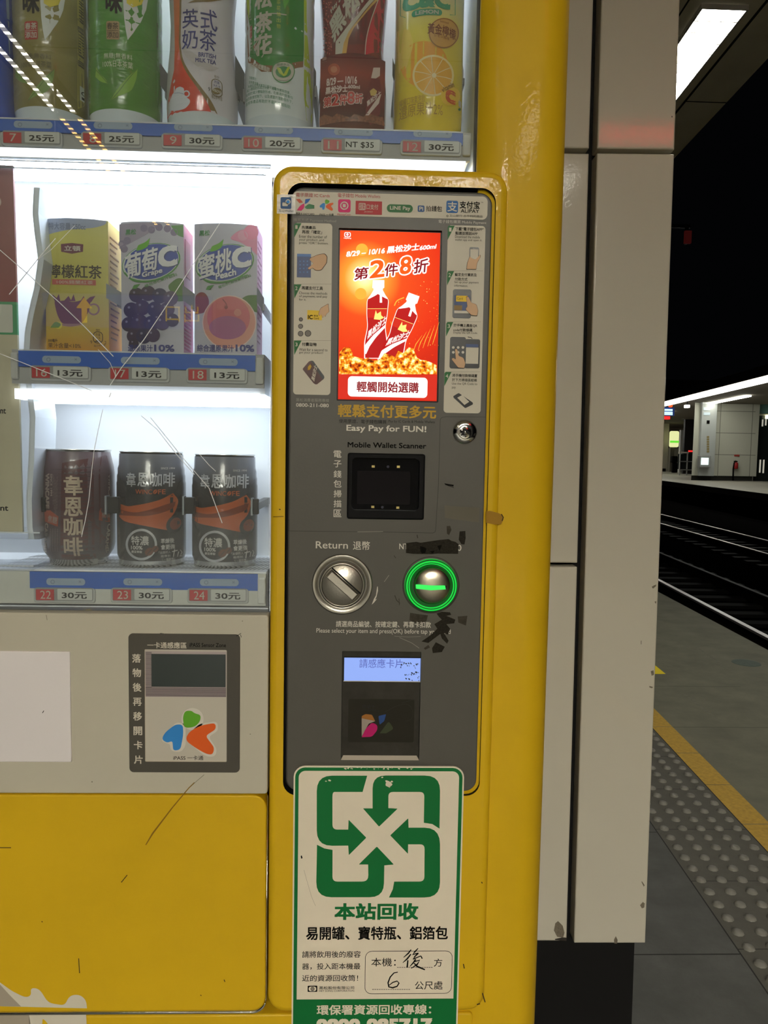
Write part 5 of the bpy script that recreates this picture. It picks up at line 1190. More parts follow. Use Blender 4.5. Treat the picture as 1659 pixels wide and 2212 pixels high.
carton('juice_carton', 'peach juice carton with a round pink peach', 1160, 1534, 374, 0, WGF, mat((214, 150, 186), 0.35), mat((190, 190, 196), 0.4), draw_peach)

# ------------------------------------------------------------------ coffee cans
ZK = zsh3+0.0002
RIMM = mat((214, 212, 206), 0.2, metal=1.0)
def can(label, px, wpx, ytop, body_m, neck, draw):
    Y = 0.750; cx = center(px, 1100, Y); R = 0.0330*wpx/150.0; zt_ = U(px, ytop, Y)[1]; H = zt_-ZK
    if neck: prof = [(0.0, 0.004), (R*.70, 0.004), (R*.78, 0.0), (R*.80, 0.002), (R*.82, 0.006), (R*.96, 0.013), (R, 0.019), (R, H-.022), (R*.985, H-.017), (R*.90, H-.004), (R*.885, H-.002)]
    else: prof = [(0.0, 0.003), (R*.9, 0.003), (R*.94, 0.0), (R*.95, 0.003), (R*.955, 0.006), (R*1.0, 0.010), (R*1.0, H-.030), (R*.985, H-.028), (R*.985, H-.023), (R*.965, H-.021), (R*.965, H-.016), (R*.935, H-.013), (R*.925, H-.004), (R*.92, H-.002)]
    t = thing('coffee_can', (cx, Y, ZK), label, 'can', 'coffee cans on the bottom shelf')
    surf = lathe_surf(prof, cx, Y, ZK); b = B()
    b.lathe([(r, z, RIMM if z < 0.0055 else body_m) for r, z in prof], cx, Y, body_m, 64, ZK)
    draw(Dec(b, 0.72, Z4, surf, 0.005)); b.build('can_body', t)
    l = B(); l.lathe([(R*.885, H-.002), (R*.91, H-.0008), (R*.925, H), (R*.905, H+.0004), (R*.87, H-.001), (R*.86, H-.005), (0.0, H-.005)], cx, Y, RIMM, 64, ZK); l.build('can_lid', t)
    return t
CB2 = ramp_mat([(0.0, (70, 62, 70)), (0.5, (78, 56, 62)), (1.0, (96, 78, 84))], 0.3, coat=0.4)
def draw_caramel(D):
    GW = mat((176, 158, 138), 0.35, metal=0.3); DKM = mat((76, 34, 36), 0.35); OR = mat((150, 66, 46), 0.4); LTX = mat((150, 134, 126), 0.4); STK_ = mat((58, 46, 52), 0.4)
    D.poly([(372, 470), (690, 420), (690, 1000), (520, 1050), (372, 1040)], DKM, 1)
    for k in range(22):
        v = 500+k*25; D.line([(300+(k*53) % 60, v+12), (470+(k*31) % 60, v+2), (640, v-14+(k*17) % 12)], [1, 5, 1], STK_, 2)
    for c, (v0, v1) in zip('韋恩咖啡', ((545, 665), (675, 788), (796, 904), (915, 1026))): D.text(c, 381, v0, 496, v1, GW, 4, 0.02)
    def vert(s, u0, u1, v0, v1, m, bold=0.0): D.textq(s, (u0, v0), (u0, v1), (u1, v0), m, 4, bold)
    vert('WINCAFE', 272, 296, 532, 742, LTX, 0.04); vert('SINCE 1994', 301, 314, 535, 668, LTX, 0.02); vert('CARAMEL', 270, 290, 830, 1012, LTX, 0.03)
    D.poly([(264, 756), (300, 752), (350, 790), (346, 850), (270, 820)], OR, 3); D.textq('焦糖', (285, 822), (340, 836), (290, 780), LTX, 4, 0.01)
    for k in range(9): vert('焦糖風味咖啡飲料成分水糖' if k % 2 else '營養標示每份量本包裝含', 316+k*6, 321+k*6, 540+(k*13) % 40, 720+(k*29) % 90, mat((120, 106, 104), 0.4)) if k < 5 else vert('容量有效日期標示於罐底', 300+(k-5)*14, 306+(k-5)*14, 860, 1000, mat((120, 106, 104), 0.4))
    vert('WINCAFE', 636, 658, 540, 720, LTX, 0.04); D.poly([(592, 760), (600, 742), (660, 744), (660, 825), (590, 812)], OR, 3); D.text('焦糖', 606, 766, 650, 800, LTX, 4); vert('CARAMEL', 634, 654, 836, 1008, LTX, 0.03)
can('brown caramel coffee can with vertical gold lettering', 170, 152, 971, CB2, True, draw_caramel)
CB3 = ramp_mat([(0.0, (18, 18, 20)), (0.6, (24, 24, 26)), (0.75, (42, 44, 46)), (0.82, (84, 86, 92)), (1.0, (112, 114, 122))], 0.26, coat=0.5)
def draw_black(o):
    def f(D):
        SIL = mat((190, 190, 192), 0.3, metal=0.4); OB = mat((176, 84, 38), 0.35); OD = mat((118, 50, 24), 0.4); BEAN = mat((92, 48, 30), 0.35); LT = mat((196, 192, 186), 0.4); CIN = mat((22, 21, 21), 0.4)
        D.text('SINCE 1994', 962+o*0.94, 496+o*0.03, 1044+o*0.94, 508+o*0.03, LT, 4)
        for c, (a, e) in zip('韋恩咖啡', ((755, 812), (822, 892), (898, 968), (976, 1046))): D.text(c, a+o*0.962, 528+o*.02, e+o*0.962, 612+o*.02, SIL, 4, 0.016)
        D.text('WINC', 810+o*.965, 628+o*.022, 910+o*.965, 656+o*.022, OB, 4, 0.01); D.text('FE', 945+o*.965, 628+o*.022, 990+o*.965, 656+o*.022, OB, 4, 0.01)
        D.circ(928+o*.965, 642+o*.022, 15, OB, 4, 11, -50); D.line([(920+o*.965, 652+o*.022), (936+o*.965, 632+o*.022)], 3, CIN, 5)
        P = [(714, 712), (760, 730, 20), (860, 716, 60), (960, 690, 30), (1034, 650), (1066, 690, 20), (1050, 760, 40), (1016, 800, 20), (1000, 860), (1016, 874), (860, 845, 40), (740, 820, 40), (712, 790)]
        D.poly([(p[0]+o*.955, p[1]+o*.022, *(p[2:])) for p in P], OB, 2)
        P = [(712, 745), (800, 770, 40), (900, 750, 40), (1000, 715, 20), (1050, 700), (1040, 740, 30), (960, 772, 40), (860, 790, 40), (712, 780)]
        D.poly([(p[0]+o*.955, p[1]+o*.022, *(p[2:])) for p in P], OD, 3)
        D.circ(1040+o*.955, 838+o*.022, 44, CIN, 4, 54, 30); D.circ(1048+o*.955, 832+o*.022, 30, OD, 5, 38, 30)
        D.ring(845+o*.955, 957+o*.025, 80, 94, SIL, 4); D.circ(845+o*.955, 957+o*.025, 80, CIN, 3)
        D.text('特濃', 785+o*.955, 906+o*.025, 890+o*.955, 962+o*.025, LT, 5, 0.012); D.text('100%', 784+o*.955, 965+o*.025, 852+o*.955, 987+o*.025, LT, 5, 0.02); D.text('原豆萃取', 786+o*.955, 993+o*.025, 850+o*.955, 1008+o*.025, LT, 5, 0.02)
        for (u, v, r) in ((893, 1000, 28), (928, 984, 22)): D.circ(u+o*.955, v+o*.02, r, BEAN, 6, r*.8, -35); D.line([(u-r*.5+o*.955, v+r*.55+o*.02), (u+2+o*.955, v+o*.02), (u+r*.5+o*.955, v-r*.5+o*.02)], 4, CIN, 7)
        for tx, u0, u1, v0, v1, bo in (('萃煉後', 962, 1042, 920, 950, .02), ('會更強', 962, 1046, 956, 986, .02), ('「出發的人', 950, 1022, 996, 1012, .0), ('能得到', 962, 1018, 1018, 1032, .0), ('下一個夢想」', 964, 1046, 1038, 1054, .0)): D.text(tx, u0+o*.945, v0+o*.015, u1+o*.945, v1+o*.015, LT, 4, bo)
        D.line([(1028+o*.945, 1000+o*.015), (1060+o*.945, 992+o*.015)], 5, LT, 4); D.line([(1044+o*.945, 985+o*.015), (1036+o*.945, 1032+o*.015)], 5, LT, 4); D.line([(1066+o*.945, 1000), (1060+o*.945, 1030)], 4, LT, 4); D.line([(1076+o*.945, 990), (1084+o*.945, 1005), (1074+o*.945, 1028), (1088+o*.945, 1024)], 4, LT, 4)
    return f
can('black coffee can in the middle, between the brown can and the last can', 328, 147, 976, CB3, False, draw_black(0))
can('black coffee can at the right end of the bottom shelf', 486, 143, 982, CB3, False, draw_black(458))

# ------------------------------------------------------------------ poster board at the left of the window
b = B(); Yp = 0.7055
xa = U(28, 360, Yp)[0]; xb = U(44, 722, Yp)[0]; xc = U(49, 1150, Yp)[0]; z_t, z_g0, z_g1, z_b = (U(20, v, Yp)[1] for v in (357, 652, 723, 1152))
PR = ramp_mat([(0.0, (150, 40, 40)), (0.5, (134, 48, 46)), (1.0, (160, 110, 110))], 0.4); PG = mat((70, 150, 100), 0.4); PB = mat((196, 188, 160), 0.5)
X0 = -0.46; f_ = lambda z: xa+(xc-xa)*(z_t-z)/(z_t-z_b)
b.box(X0, xa, Yp+0.0004, Yp+0.003, z_b, z_t, PB)
for z0, z1, m_ in ((z_b, z_g1, PB), (z_g1, z_g0, PG), (z_g0, z_t, PR)):
    b.add([(X0, Yp, z0), (f_(z0), Yp, z0), (f_(z1), Yp, z1), (X0, Yp, z1)], [(0, 1, 2, 3)], m_)
    b.add([(X0, Yp+.003, z0), (f_(z0), Yp+.003, z0), (f_(z1), Yp+.003, z1), (X0, Yp+.003, z1)], [(3, 2, 1, 0)], m_)
    b.add([(f_(z0), Yp, z0), (f_(z0), Yp+.003, z0), (f_(z1), Yp+.003, z1), (f_(z1), Yp, z1)], [(0, 1, 2, 3)], m_)
D = Dec(b, Yp, Z4); D.text('nt', 2, 146, 36, 176, INK, 1, 0.02); D.text('nt', 2, 728, 50, 756, INK, 1, 0.02)
D.rect(130, 130, 152, 400, mat((200, 60, 50), 0.4), 1) if False else None
D = Dec(b, Yp, Z3); D.rect(-60, 850, 76, 1018, mat((206, 204, 190), 0.5), 1, 8); D.circ(-30, 240, 38, mat((214, 190, 180), 0.5), 1)
o = b.build('poster_board'); tag(o, 'beige and red poster board behind the glass at the left edge', 'poster')
b = B(); xk = U(52, 870, Yp)[0]
# glass with cracks
b = B(); gz0, gz1 = wz1+0.0005, CT
b.box(XL+0.05, XR2-0.0002, YG, YG+0.002, gz0, ZSTEP, GLASS); b.box(XL+0.05, xf0+0.0005, YG, YG+0.002, ZSTEP, gz1, GLASS)
D = Dec(b, YG-0.0001, ZP); CRK = mat((225, 228, 228), 0.3)
for pts, w_ in (([(0, 540), (60, 592), (130, 655), (183, 706), (245, 770)], 1.6), ([(120, 515), (88, 552), (40, 612), (20, 636)], 1.8), ([(162, 487), (110, 540), (80, 562)], 1.0), ([(475, 482), (432, 548), (370, 645), (310, 735), (262, 795), (238, 832)], 1.7), ([(0, 764), (70, 792), (140, 820), (200, 845)], 1.4), ([(212, 755), (238, 784), (250, 812)], 1.0), ([(240, 848), (236, 858)], 2), ([(222, 885), (212, 930), (203, 975), (198, 1020), (192, 1080), (184, 1125), (176, 1160)], 1.4), ([(305, 898), (340, 928), (380, 980), (420, 1025)], 1.4), ([(325, 902), (360, 945), (400, 995), (452, 1055), (480, 1130)], 1.5), ([(430, 980), (452, 1005), (466, 1018)], 1.2)): D.line(pts, w_, CRK, 1)
o = b.build('window_glass', vm); o['label'] = 'display window glass with fine cracks'
# ------------------------------------------------------------------ station: floor, pillar, ceiling
TL = 0.05                                       # the platform's edge runs a little clockwise of the machine
def tp(q, Y, z=0.0, k=TL): return (q+k*Y, Y, z)
FLOOR = mat((92, 94, 92), 0.6, bump=0.3, bscale=120, var=0.22, vscale=7)
FLOOR2 = mat((116, 116, 101), 0.55, bump=0.2, bscale=160, var=0.20, vscale=5)
TACT = mat((94, 93, 86), 0.5, bump=0.2, bscale=160, var=0.10, vscale=30)
SEAM = mat((52, 53, 52), 0.8)
def strip(b, q0, q1, y0, y1, z, m, k=TL): b.add([tp(q0, y0, z, k), tp(q1, y0, z, k), tp(q1, y1, z, k), tp(q0, y1, z, k)], [(0, 1, 2, 3)], m)
QE = 2.45
b = B()
strip(b, -7, 0.887, -15, 40, 0, FLOOR); strip(b, 0.887, 1.198, -15, 40, 0, TACT); strip(b, 1.298, QE, -15, 40, 0, FLOOR2)
strip(b, 1.198, 1.298, -15, 40, 0, FLOOR2)
b.add([tp(QE, -15), tp(QE, 40), tp(QE-0.02, 40, -0.2), tp(QE-0.02, -9, -0.2)], [(0, 1, 2, 3)], mat((52, 52, 48), 0.8))
b.add([tp(QE-0.3, -9, -0.2), tp(QE-0.3, 40, -0.2), tp(QE-0.3, 40, -1.0), tp(QE-0.3, -9, -1.0)], [(0, 1, 2, 3)], SOFTBLACK)
Ys_ = [2.439+0.31*k for k in range(-8, 16)]
for k, y in enumerate(Ys_): strip(b, 0.887, 1.198, y-0.0015, y+0.0015, 0.0004, SEAM)
for y in (1.80, 2.42, 3.04, 1.18, 3.66, 4.28): strip(b, -2, 0.887, y-0.002, y+0.002, 0.0004, SEAM)
for q in (0.887, 1.198): strip(b, q-0.002, q+0.002, -2, 12, 0.0004, SEAM)
for y in (3.405, 4.03, 2.16): strip(b, 1.298, 1.9, y-0.002, y+0.002, 0.0004, mat((78, 78, 70), 0.8))
tag(b.build('floor'), kind='structure')
# tactile domes
DOME = mat((128, 127, 120), 0.32, bump=0.1, bscale=300)
b = B(); n = 10
for i in range(int(6.6/0.062)):
    Y = 1.0+0.062*i+0.018
    for j in range(5):
        q = 0.918+0.0622*j; cx, cy, _ = tp(q, Y); V = []
        for r, z in ((0.0165, 0.0), (0.0140, 0.0048), (0.008, 0.0072)):
            for t in range(n): V.append((cx+r*cos(2*pi*t/n), cy+r*sin(2*pi*t/n), z))
        V.append((cx, cy, 0.0076)); F = []
        for a in range(2):
            for t in range(n): F.append((a*n+t, a*n+(t+1) % n, a*n+n+(t+1) % n, a*n+n+t))
        F += [(2*n+t, 2*n+(t+1) % n, 3*n) for t in range(n)]
        b.add(V, F, DOME, True)
tag(b.build('tactile_paving'), 'grey raised dome paving beside the yellow line', 'paving', kind='stuff')
YLINE = mat((196, 160, 66), 0.55, bump=0.4, bscale=150, var=0.18, vscale=60)
b = B()
for k in range(-30, 80):
    y = 3.405+0.31*k
    if y > -9: b.box(0, 1, 0, 1, 0, 1, YLINE) if False else strip(b, 1.199, 1.297, y+0.002, y+0.308, 0.0012, YLINE)
tag(b.build('trim_1'), kind='structure')
# pale panelled wall far behind the photographer
b = B(); b.box(-7, 1.7, -14.1, -13.95, 0, 4.0, mat((74, 72, 66), 0.6))
for k in range(1, 7): b.box(-7+1.2*k-.004, -7+1.2*k+.004, -13.951, -13.949, 0, 4.0, SEAM)
tag(b.build('wall_rear'), kind='structure')
# yellow arrow sticker on the floor, worn queue marks and a round cover
b = B(); P = [G(1438, 1456, 0), G(1412, 1456, 0), G(1360, 1456, 0), G(1360, 1392, 0), G(1411, 1434, 0)]
b.add([(x, y, 0.001) for x, y in P], [(0, 1, 2, 3, 4)][0:1], mat((255, 232, 40), 0.5)); b.add([(x, y, 0.0002) for x, y in P], [(4, 3, 2, 1, 0)], mat((255, 232, 40), 0.5))
tag(b.build('floor_sticker'), 'bright yellow pointed sticker on the platform floor beside the pillar', 'sticker')
b = B(); cx, cy = G(1612, 1432, 0); b.lathe([(0.0, 0.0012), (0.072, 0.0012), (0.082, 0.0012), (0.084, 0.0)], cx, cy, mat((92, 104, 98), 0.6, var=0.15, vscale=40), 28)
tag(b.build('drain_cover'), 'round greenish cover set in the platform floor', 'cover')
b = B(); MK = mat((124, 124, 112), 0.7, var=0.2, vscale=30)
def gline(pts, w_):
    Q = [Vector(G(*p, 0)) for p in pts]
    V = []
    for i, q in enumerate(Q):
        t = (Q[min(i+1, len(Q)-1)]-Q[max(i-1, 0)]).normalized(); nn = Vector((-t.y, t.x))*w_/2; V += [(*(q+nn), .0008), (*(q-nn), .0008)]
    b.add(V, [(2*i, 2*i+1, 2*i+3, 2*i+2) for i in range(len(Q)-1)], MK)
for pts_, w_, l_ in (([(1415, 1380), (1445, 1381), (1480, 1386)], .03, 'short pale worn line across the floor next to the pillar'), ([(1500, 1396), (1535, 1418), (1570, 1446)], .02, 'slanting pale worn line near the round floor cover'), ([(1420, 1430), (1470, 1445), (1560, 1446)], .012, 'thin pale worn line leading from the yellow floor sticker'), ([(1480, 1500), (1530, 1540), (1560, 1560)], .015, 'faint pale scuff line between floor sticker and yellow line')):
    b = B(); gline(pts_, w_); tag(b.build('queue_mark'), l_, 'floor marking', 'worn floor markings')
# pillar with enamelled panels
PAN = mat((197, 193, 178), 0.3, coat=0.45, bump=0.045, bscale=160, var=0.02, vscale=3)
PCX, PCY = 0.50, 1.45
def pill(o): o.matrix_world = Matrix.Translation((PCX, PCY, 1.2)) @ Matrix.Rotation(radians(-1.2), 4, 'Z') @ Matrix.Rotation(-0.0088, 4, 'Y')
b = B(); b.box(-0.60, 0.072, 0.035, 0.60, -1.2, 2.79, GAP)
pl = b.build('pillar'); pill(pl); tag(pl, kind='structure')
def panel_(x0, x1, z0, z1, y0=0.0, y1=0.04):
    b = B(); b.plate(x0-PCX, x1-PCX, z0-1.2, z1-1.2, 0.0015, y0, y1, PAN, 0.003)
    o = b.build('panel', pl); return o
XA0, XA1, XB0, XB1 = 0.10, 0.4225, 0.4375, 0.5815
panel_(XB0, XB1, 1.8115, 3.95); panel_(XB0, XB1, 0.2655, 1.8035)
panel_(XA0, XA1, 1.8115, 3.95); panel_(XA0, XA1, 1.036, 1.8025); panel_(XA0, XA1, 0.270, 1.0285)
b = B(); b.box(XB1-PCX-0.004, XB1-PCX-0.0005, 0.0405, 0.60, 0.2655-1.2, 2.75, PAN); b.build('side_panel', pl)
# chips and stains on the panel
b = B(); D = Dec(b, 0.0, ZP); CH = mat((110, 102, 88), 0.6, var=0.3, vscale=300); CHD = mat((50, 46, 40), 0.7)
def pm(x, y): X, Z = U(x, y, PCY-0.0006); return (X-PCX+0.0088*(Z-1.2), -0.0006, Z-1.2)
def patch(pts, m): 
    V = [pm(*p) for p in pts]; fl = [Vector((q[0], q[2], 0)) for q in V]; b.add(V, [fix(t, fl) for t in tessellate_polygon([fl])], m)
patch([(1200, 1995), (1206, 1990), (1216, 2000), (1220, 2015), (1217, 2026), (1204, 2024), (1197, 2010)], CH); patch([(1199, 2029), (1216, 2025), (1225, 2026), (1224, 2033), (1200, 2031)], CHD)
patch([(1326, 2030), (1330, 2022), (1334, 2030), (1333, 2038), (1327, 2038)], CH); patch([(1382, 1955), (1388, 1948), (1392, 1951), (1391, 1960), (1386, 1962)], CH)
for pts in ([(1407, 1268), (1412, 1265), (1417, 1263), (1416, 1267), (1410, 1272)], [(1413, 1300), (1417, 1299), (1416, 1305)], [(1405, 1450), (1411, 1448), (1412, 1458), (1407, 1460)], [(1402, 1482), (1410, 1484), (1408, 1487), (1402, 1485)], [(1386, 1903), (1392, 1912), (1390, 1915), (1385, 1905)]): patch(pts, CH)
patch([(1450, 252), (1452, 252), (1452, 255), (1450, 255)], CHD); patch([(1384, 1384), (1385, 1384), (1385, 1392), (1384, 1392)], CHD)
b.build('paint_chip', pl)

# ceiling over the platform
CEIL = mat((222, 216, 194), 0.8, var=0.06, vscale=2); ZCL = 4.0
b = B()
b.add([tp(-7, -15, ZCL), tp(2.50, -15, ZCL), tp(2.50, 40, ZCL), tp(-7, 40, ZCL)], [(3, 2, 1, 0)], CEIL)
b.add([tp(2.50, -15, ZCL), tp(2.50, 40, ZCL), tp(2.50, 40, ZCL+0.6), tp(2.50, -15, ZCL+0.6)], [(0, 1, 2, 3)], SOFTBLACK)
b.add([tp(-7, -15, ZCL+.6), tp(2.50, -15, ZCL+.6), tp(2.50, 40, ZCL+.6), tp(-7, 40, ZCL+.6)], [(0, 1, 2, 3)], SOFTBLACK)
CG = mat((40, 39, 34), 0.9)
strip(b, 2.165, 2.185, -15, 40, ZCL-0.001, CG); strip(b, 1.70, 1.712, -15, 40, ZCL-0.001, CG)
for k in range(-4, 14): strip(b, 2.185, 2.50, 6.06+1.9*k, 6.075+1.9*k, ZCL-0.001, CG)
for k in range(-4, 14): strip(b, -7, 1.70, 0.6+2.4*k, 0.61+2.4*k, ZCL-0.001, CG)
tag(b.build('ceiling'), kind='structure')

# recessed louvre lamps in the ceiling
LOUV = mat((214, 214, 208), 0.25, metal=0.2)
def troffer(q, Y, L_, label, wq=0.27, K=None):
    x, y, _ = tp(q, Y+L_/2); t = thing('ceiling_light', (x, y, ZCL), label, 'ceiling light', 'louvre lamps in the platform ceiling')
    def bx(b, q0, q1, y0, y1, z0, z1, m):
        V = [tp(qq, yy, zz) for zz in (z0, z1) for qq, yy in ((q0, y0), (q1, y0), (q1, y1), (q0, y1))]
        b.add(V, [(3, 2, 1, 0), (4, 5, 6, 7), (0, 1, 5, 4), (1, 2, 6, 5), (2, 3, 7, 6), (3, 0, 4, 7)], m)
    b = B(); bx(b, q-wq/2, q+wq/2, Y, Y+L_, ZCL-0.006, ZCL-0.003, emis((255, 248, 232), K or K_ROOM)); b.build('diffuser', t)
    b = B(); f = 0.012
    for a, c, d, e in ((q-wq/2-f, q-wq/2, Y-f, Y+L_+f), (q+wq/2, q+wq/2+f, Y-f, Y+L_+f), (q-wq/2, q+wq/2, Y-f, Y), (q-wq/2, q+wq/2, Y+L_, Y+L_+f)): bx(b, a, c, d, e, ZCL-0.03, ZCL-0.001, LOUV)
    b.build('frame', t)
    b = B(); n = int(L_/0.125)
    for k in range(1, n): bx(b, q-wq/2, q+wq/2, Y+L_*k/n-0.004, Y+L_*k/n+0.004, ZCL-0.028, ZCL-0.008, LOUV)
    b.build('louvre', t)
troffer(1.94, 4.81, 1.30, 'bright louvre ceiling light beyond the pillar')
for Y, l_ in ((-6.0, 'louvre ceiling light on the track side behind the photographer'), (2.2, 'louvre ceiling light above the platform beside the machine')): troffer(1.94, Y, 1.30, l_)
for Y, row in ((-7.6, 'nearest'), (-9.6, 'middle'), (-11.6, 'rearmost')):  # unseen lamps added behind the camera to brighten the machine front
    for q, side in ((-0.35, 'on the wall side'), (0.55, 'in the centre line'), (1.35, 'on the track side')): troffer(q, Y, 1.30, 'added wide fill light in the ceiling, %s row, %s' % (row, side), 0.6, K_FILL)

# red departure board hanging behind the photographer, mirrored in the pillar's enamel
t = thing('departure_display', (1.68, -1.9, 3.2), 'long red lit departure board hanging behind the photographer', 'display')
b = B(); b.box(1.22, 2.14, -2.05, -1.905, 3.08, 3.32, SOFTBLACK); b.build('housing', t)
b = B(); b.box(1.27, 2.09, -1.905, -1.90, 3.165, 3.235, emis((255, 40, 40), 14.0)); b.build('red_row', t)
for x in (1.35, 2.0): b = B(); b.tube([(x, -1.98, 3.32), (x, -1.98, 3.999)], 0.012, STEEL); b.build('hanger', t)
# two-row lamp whose mirror image shows in the display glass
def led_strip(y0, y1, rgb, s_, base, label):
    t = thing('strip_light', (-2.43, (y0+y1)/2, ZCL), label, 'strip light', 'two-row lamps in the ceiling')
    b = B(); b.box(-2.56, -2.30, y0, y1, ZCL-0.05, ZCL-0.001, mat((150, 146, 138), 0.4)); b.build('housing', t)
    E_ = emis(rgb, s_); E0 = emis(rgb, base); n = int((y1-y0)/0.088)
    for x in (-2.355, -2.500):
        b = B(); ys = [y0]
        for k in range(n): ys += [y0+0.088*k+.03, y0+0.088*k+0.062]
        ys.append(y1); V = [(xx, y, ZCL-0.0515) for y in ys for xx in (x-0.019, x+0.019)]
        for k in range(len(ys)-1):
            b.v += []; i = 2*k; b.f.append((i+1, i, i+2, i+3)); b.m.append(b.mi(E_ if k % 2 else E0)); b.sm.append(False)
        b.v = V; b.build('lamp_row', t)
led_strip(-5.12, -2.3, (255, 246, 226), 46.0, 3.0, 'white two-row strip light in the ceiling behind the photographer')
led_strip(-8.2, -5.2, (255, 196, 104), 22.0, 1.6, 'warm two-row strip light farther behind the photographer')
# hanging exit sign behind the photographer, seen mirrored in the glass
t = thing('exit_sign', (-1.75, -4.4, 2.2), 'blue hanging exit sign with a yellow arrow behind the photographer', 'sign')
b = B(); b.box(-2.35, -1.10, -4.50, -4.40, 2.12, 2.38, SOFTBLACK); b.box(-2.34, -1.11, -4.40, -4.396, 2.13, 2.37, emis((40, 66, 200), 0.7))
EYL = emis((255, 206, 20), 3.0)
def back(pts): b.add([(x, -4.395, z) for x, z in pts], [tuple(range(len(pts)))[::-1]], EYL)
def aq(x, z): return (x, z)
back([(-2.06, 2.16), (-2.02, 2.16), (-2.02, 2.27), (-2.06, 2.27)]); b.add([(-2.10, -4.395, 2.265), (-1.98, -4.395, 2.265), (-2.04, -4.395, 2.345)], [(2, 1, 0)], EYL)
V, F, bb = glyphs('出口')
b.add([(-1.20-(v[0]-bb[0])*0.14, -4.395, 2.18+(v[1]-bb[1])*0.14) for v in V], [(f[2], f[1], f[0]) for f in F], EYL)
b.build('sign_box', t)
for x in (-2.25, -1.2): b = B(); b.tube([(x, -4.45, 2.38), (x, -4.45, 3.999)], 0.012, STEEL); b.build('hanger', t)

# ------------------------------------------------------------------ tracks
TK = 0.075; BAL = mat((13, 12, 12), 0.9, bump=0.6, bscale=25, var=0.4, vscale=40, spec=0.0)
b = B(); b.add([(-6, -12, -1.0), (60, -12, -1.0), (60, 110, -1.0), (-6, 110, -1.0)], [(0, 1, 2, 3)], BAL)
tag(b.build('ground'), kind='structure')
RAILM = mat((214, 208, 204), 0.3, metal=0.7); RAILR = mat((30, 26, 23), 0.8, spec=0.0)
for i, (q, m_) in enumerate(((4.12, RAILM), (5.32, mat((40, 34, 30), 0.6)), (7.74, RAILM), (9.0, RAILM))):
    b = B()
    for (a, c, z0, z1, mm) in ((-0.035, 0.035, -0.83, -0.80, m_), (-0.01, 0.01, -0.93, -0.83, RAILR), (-0.07, 0.07, -0.95, -0.93, RAILR)):
        V = [tp(qq, yy, zz, TK) for zz in (z0, z1) for qq, yy in ((q+a, -10), (q+c, -10), (q+c, 90), (q+a, 90))]
        b.add(V, [(3, 2, 1, 0), (4, 5, 6, 7), (0, 1, 5, 4), (1, 2, 6, 5), (2, 3, 7, 6), (3, 0, 4, 7)], mm)
    tag(b.build('rail'), ('shiny rail nearest to the platform edge', 'second rail of the nearer track', 'nearer rail of the far track', 'farther rail of the far track')[i], 'rail', 'railway rails')
b = B(); SLP = mat((20, 20, 19), 0.9)
for k in range(-4, 90):
    Y = k*0.62
    for q0, q1 in ((3.6, 5.8), (7.2, 9.5)):
        V = [tp(qq, yy, zz, TK) for zz in (-1.0, -0.951) for qq, yy in ((q0, Y), (q1, Y), (q1, Y+.22), (q0, Y+.22))]
        b.add(V, [(4, 5, 6, 7), (0, 1, 5, 4), (1, 2, 6, 5), (2, 3, 7, 6), (3, 0, 4, 7)], SLP)
tag(b.build('track_sleepers'), 'dark concrete sleepers under the rails', 'sleepers', kind='stuff')

# ------------------------------------------------------------------ far platform
FK = 0.127
FPL = mat((150, 146, 134), 0.45, var=0.1, vscale=1.2); WALLW = mat((196, 196, 182), 0.5)
QF = 15.03-0.127*27.59
b = B()
b.add([tp(QF, -8, 0, FK), tp(QF+14, -8, 0, FK), tp(QF+14, 105, 0, FK), tp(QF, 105, 0, FK)], [(0, 1, 2, 3)], FPL)
b.add([tp(QF, -8, 0, FK), tp(QF, 105, 0, FK), tp(QF, 105, -0.25, FK), tp(QF, -8, -0.25, FK)], [(0, 1, 2, 3)], mat((160, 156, 146), 0.6))
b.add([tp(QF+.4, -8, -.25, FK), tp(QF+.4, 105, -.25, FK), tp(QF+.4, 105, -1, FK), tp(QF+.4, -8, -1, FK)], [(0, 1, 2, 3)], SOFTBLACK)
b.add([tp(QF, -8, -.25, FK), tp(QF+.4, -8, -.25, FK), tp(QF+.4, 105, -.25, FK), tp(QF, 105, -.25, FK)], [(3, 2, 1, 0)], SOFTBLACK)
tag(b.build('floor_far'), kind='structure')
# canopy of the far platform with its edge lamp
ZF = 4.4; q0c = 17.357-FK*43.4
b = B()
V = [tp(qq, yy, zz, FK) for zz in (ZF+0.08, ZF+0.5) for qq, yy in ((q0c, 8), (q0c+12, 8), (q0c+12, 105), (q0c, 105))]
b.add(V, [(3, 2, 1, 0), (4, 5, 6, 7), (0, 1, 5, 4), (1, 2, 6, 5), (2, 3, 7, 6), (3, 0, 4, 7)], mat((120, 112, 100), 0.8))
tag(b.build('ceiling_far'), kind='structure')
b = B(); qs0 = 17.357-0.018*43.4
V = [tp(qq, yy, zz, FK) for zz in (ZF-0.14, ZF+0.06) for qq, yy in ((q0c, 20), (q0c+0.25, 20), (q0c+0.25, 100), (q0c, 100))]
b.add(V, [(3, 2, 1, 0), (4, 5, 6, 7), (0, 1, 5, 4), (1, 2, 6, 5), (2, 3, 7, 6), (3, 0, 4, 7)], emis((255, 255, 246), 10.0))
tag(b.build('strip_light'), 'long white strip light along the far canopy edge', 'strip light')
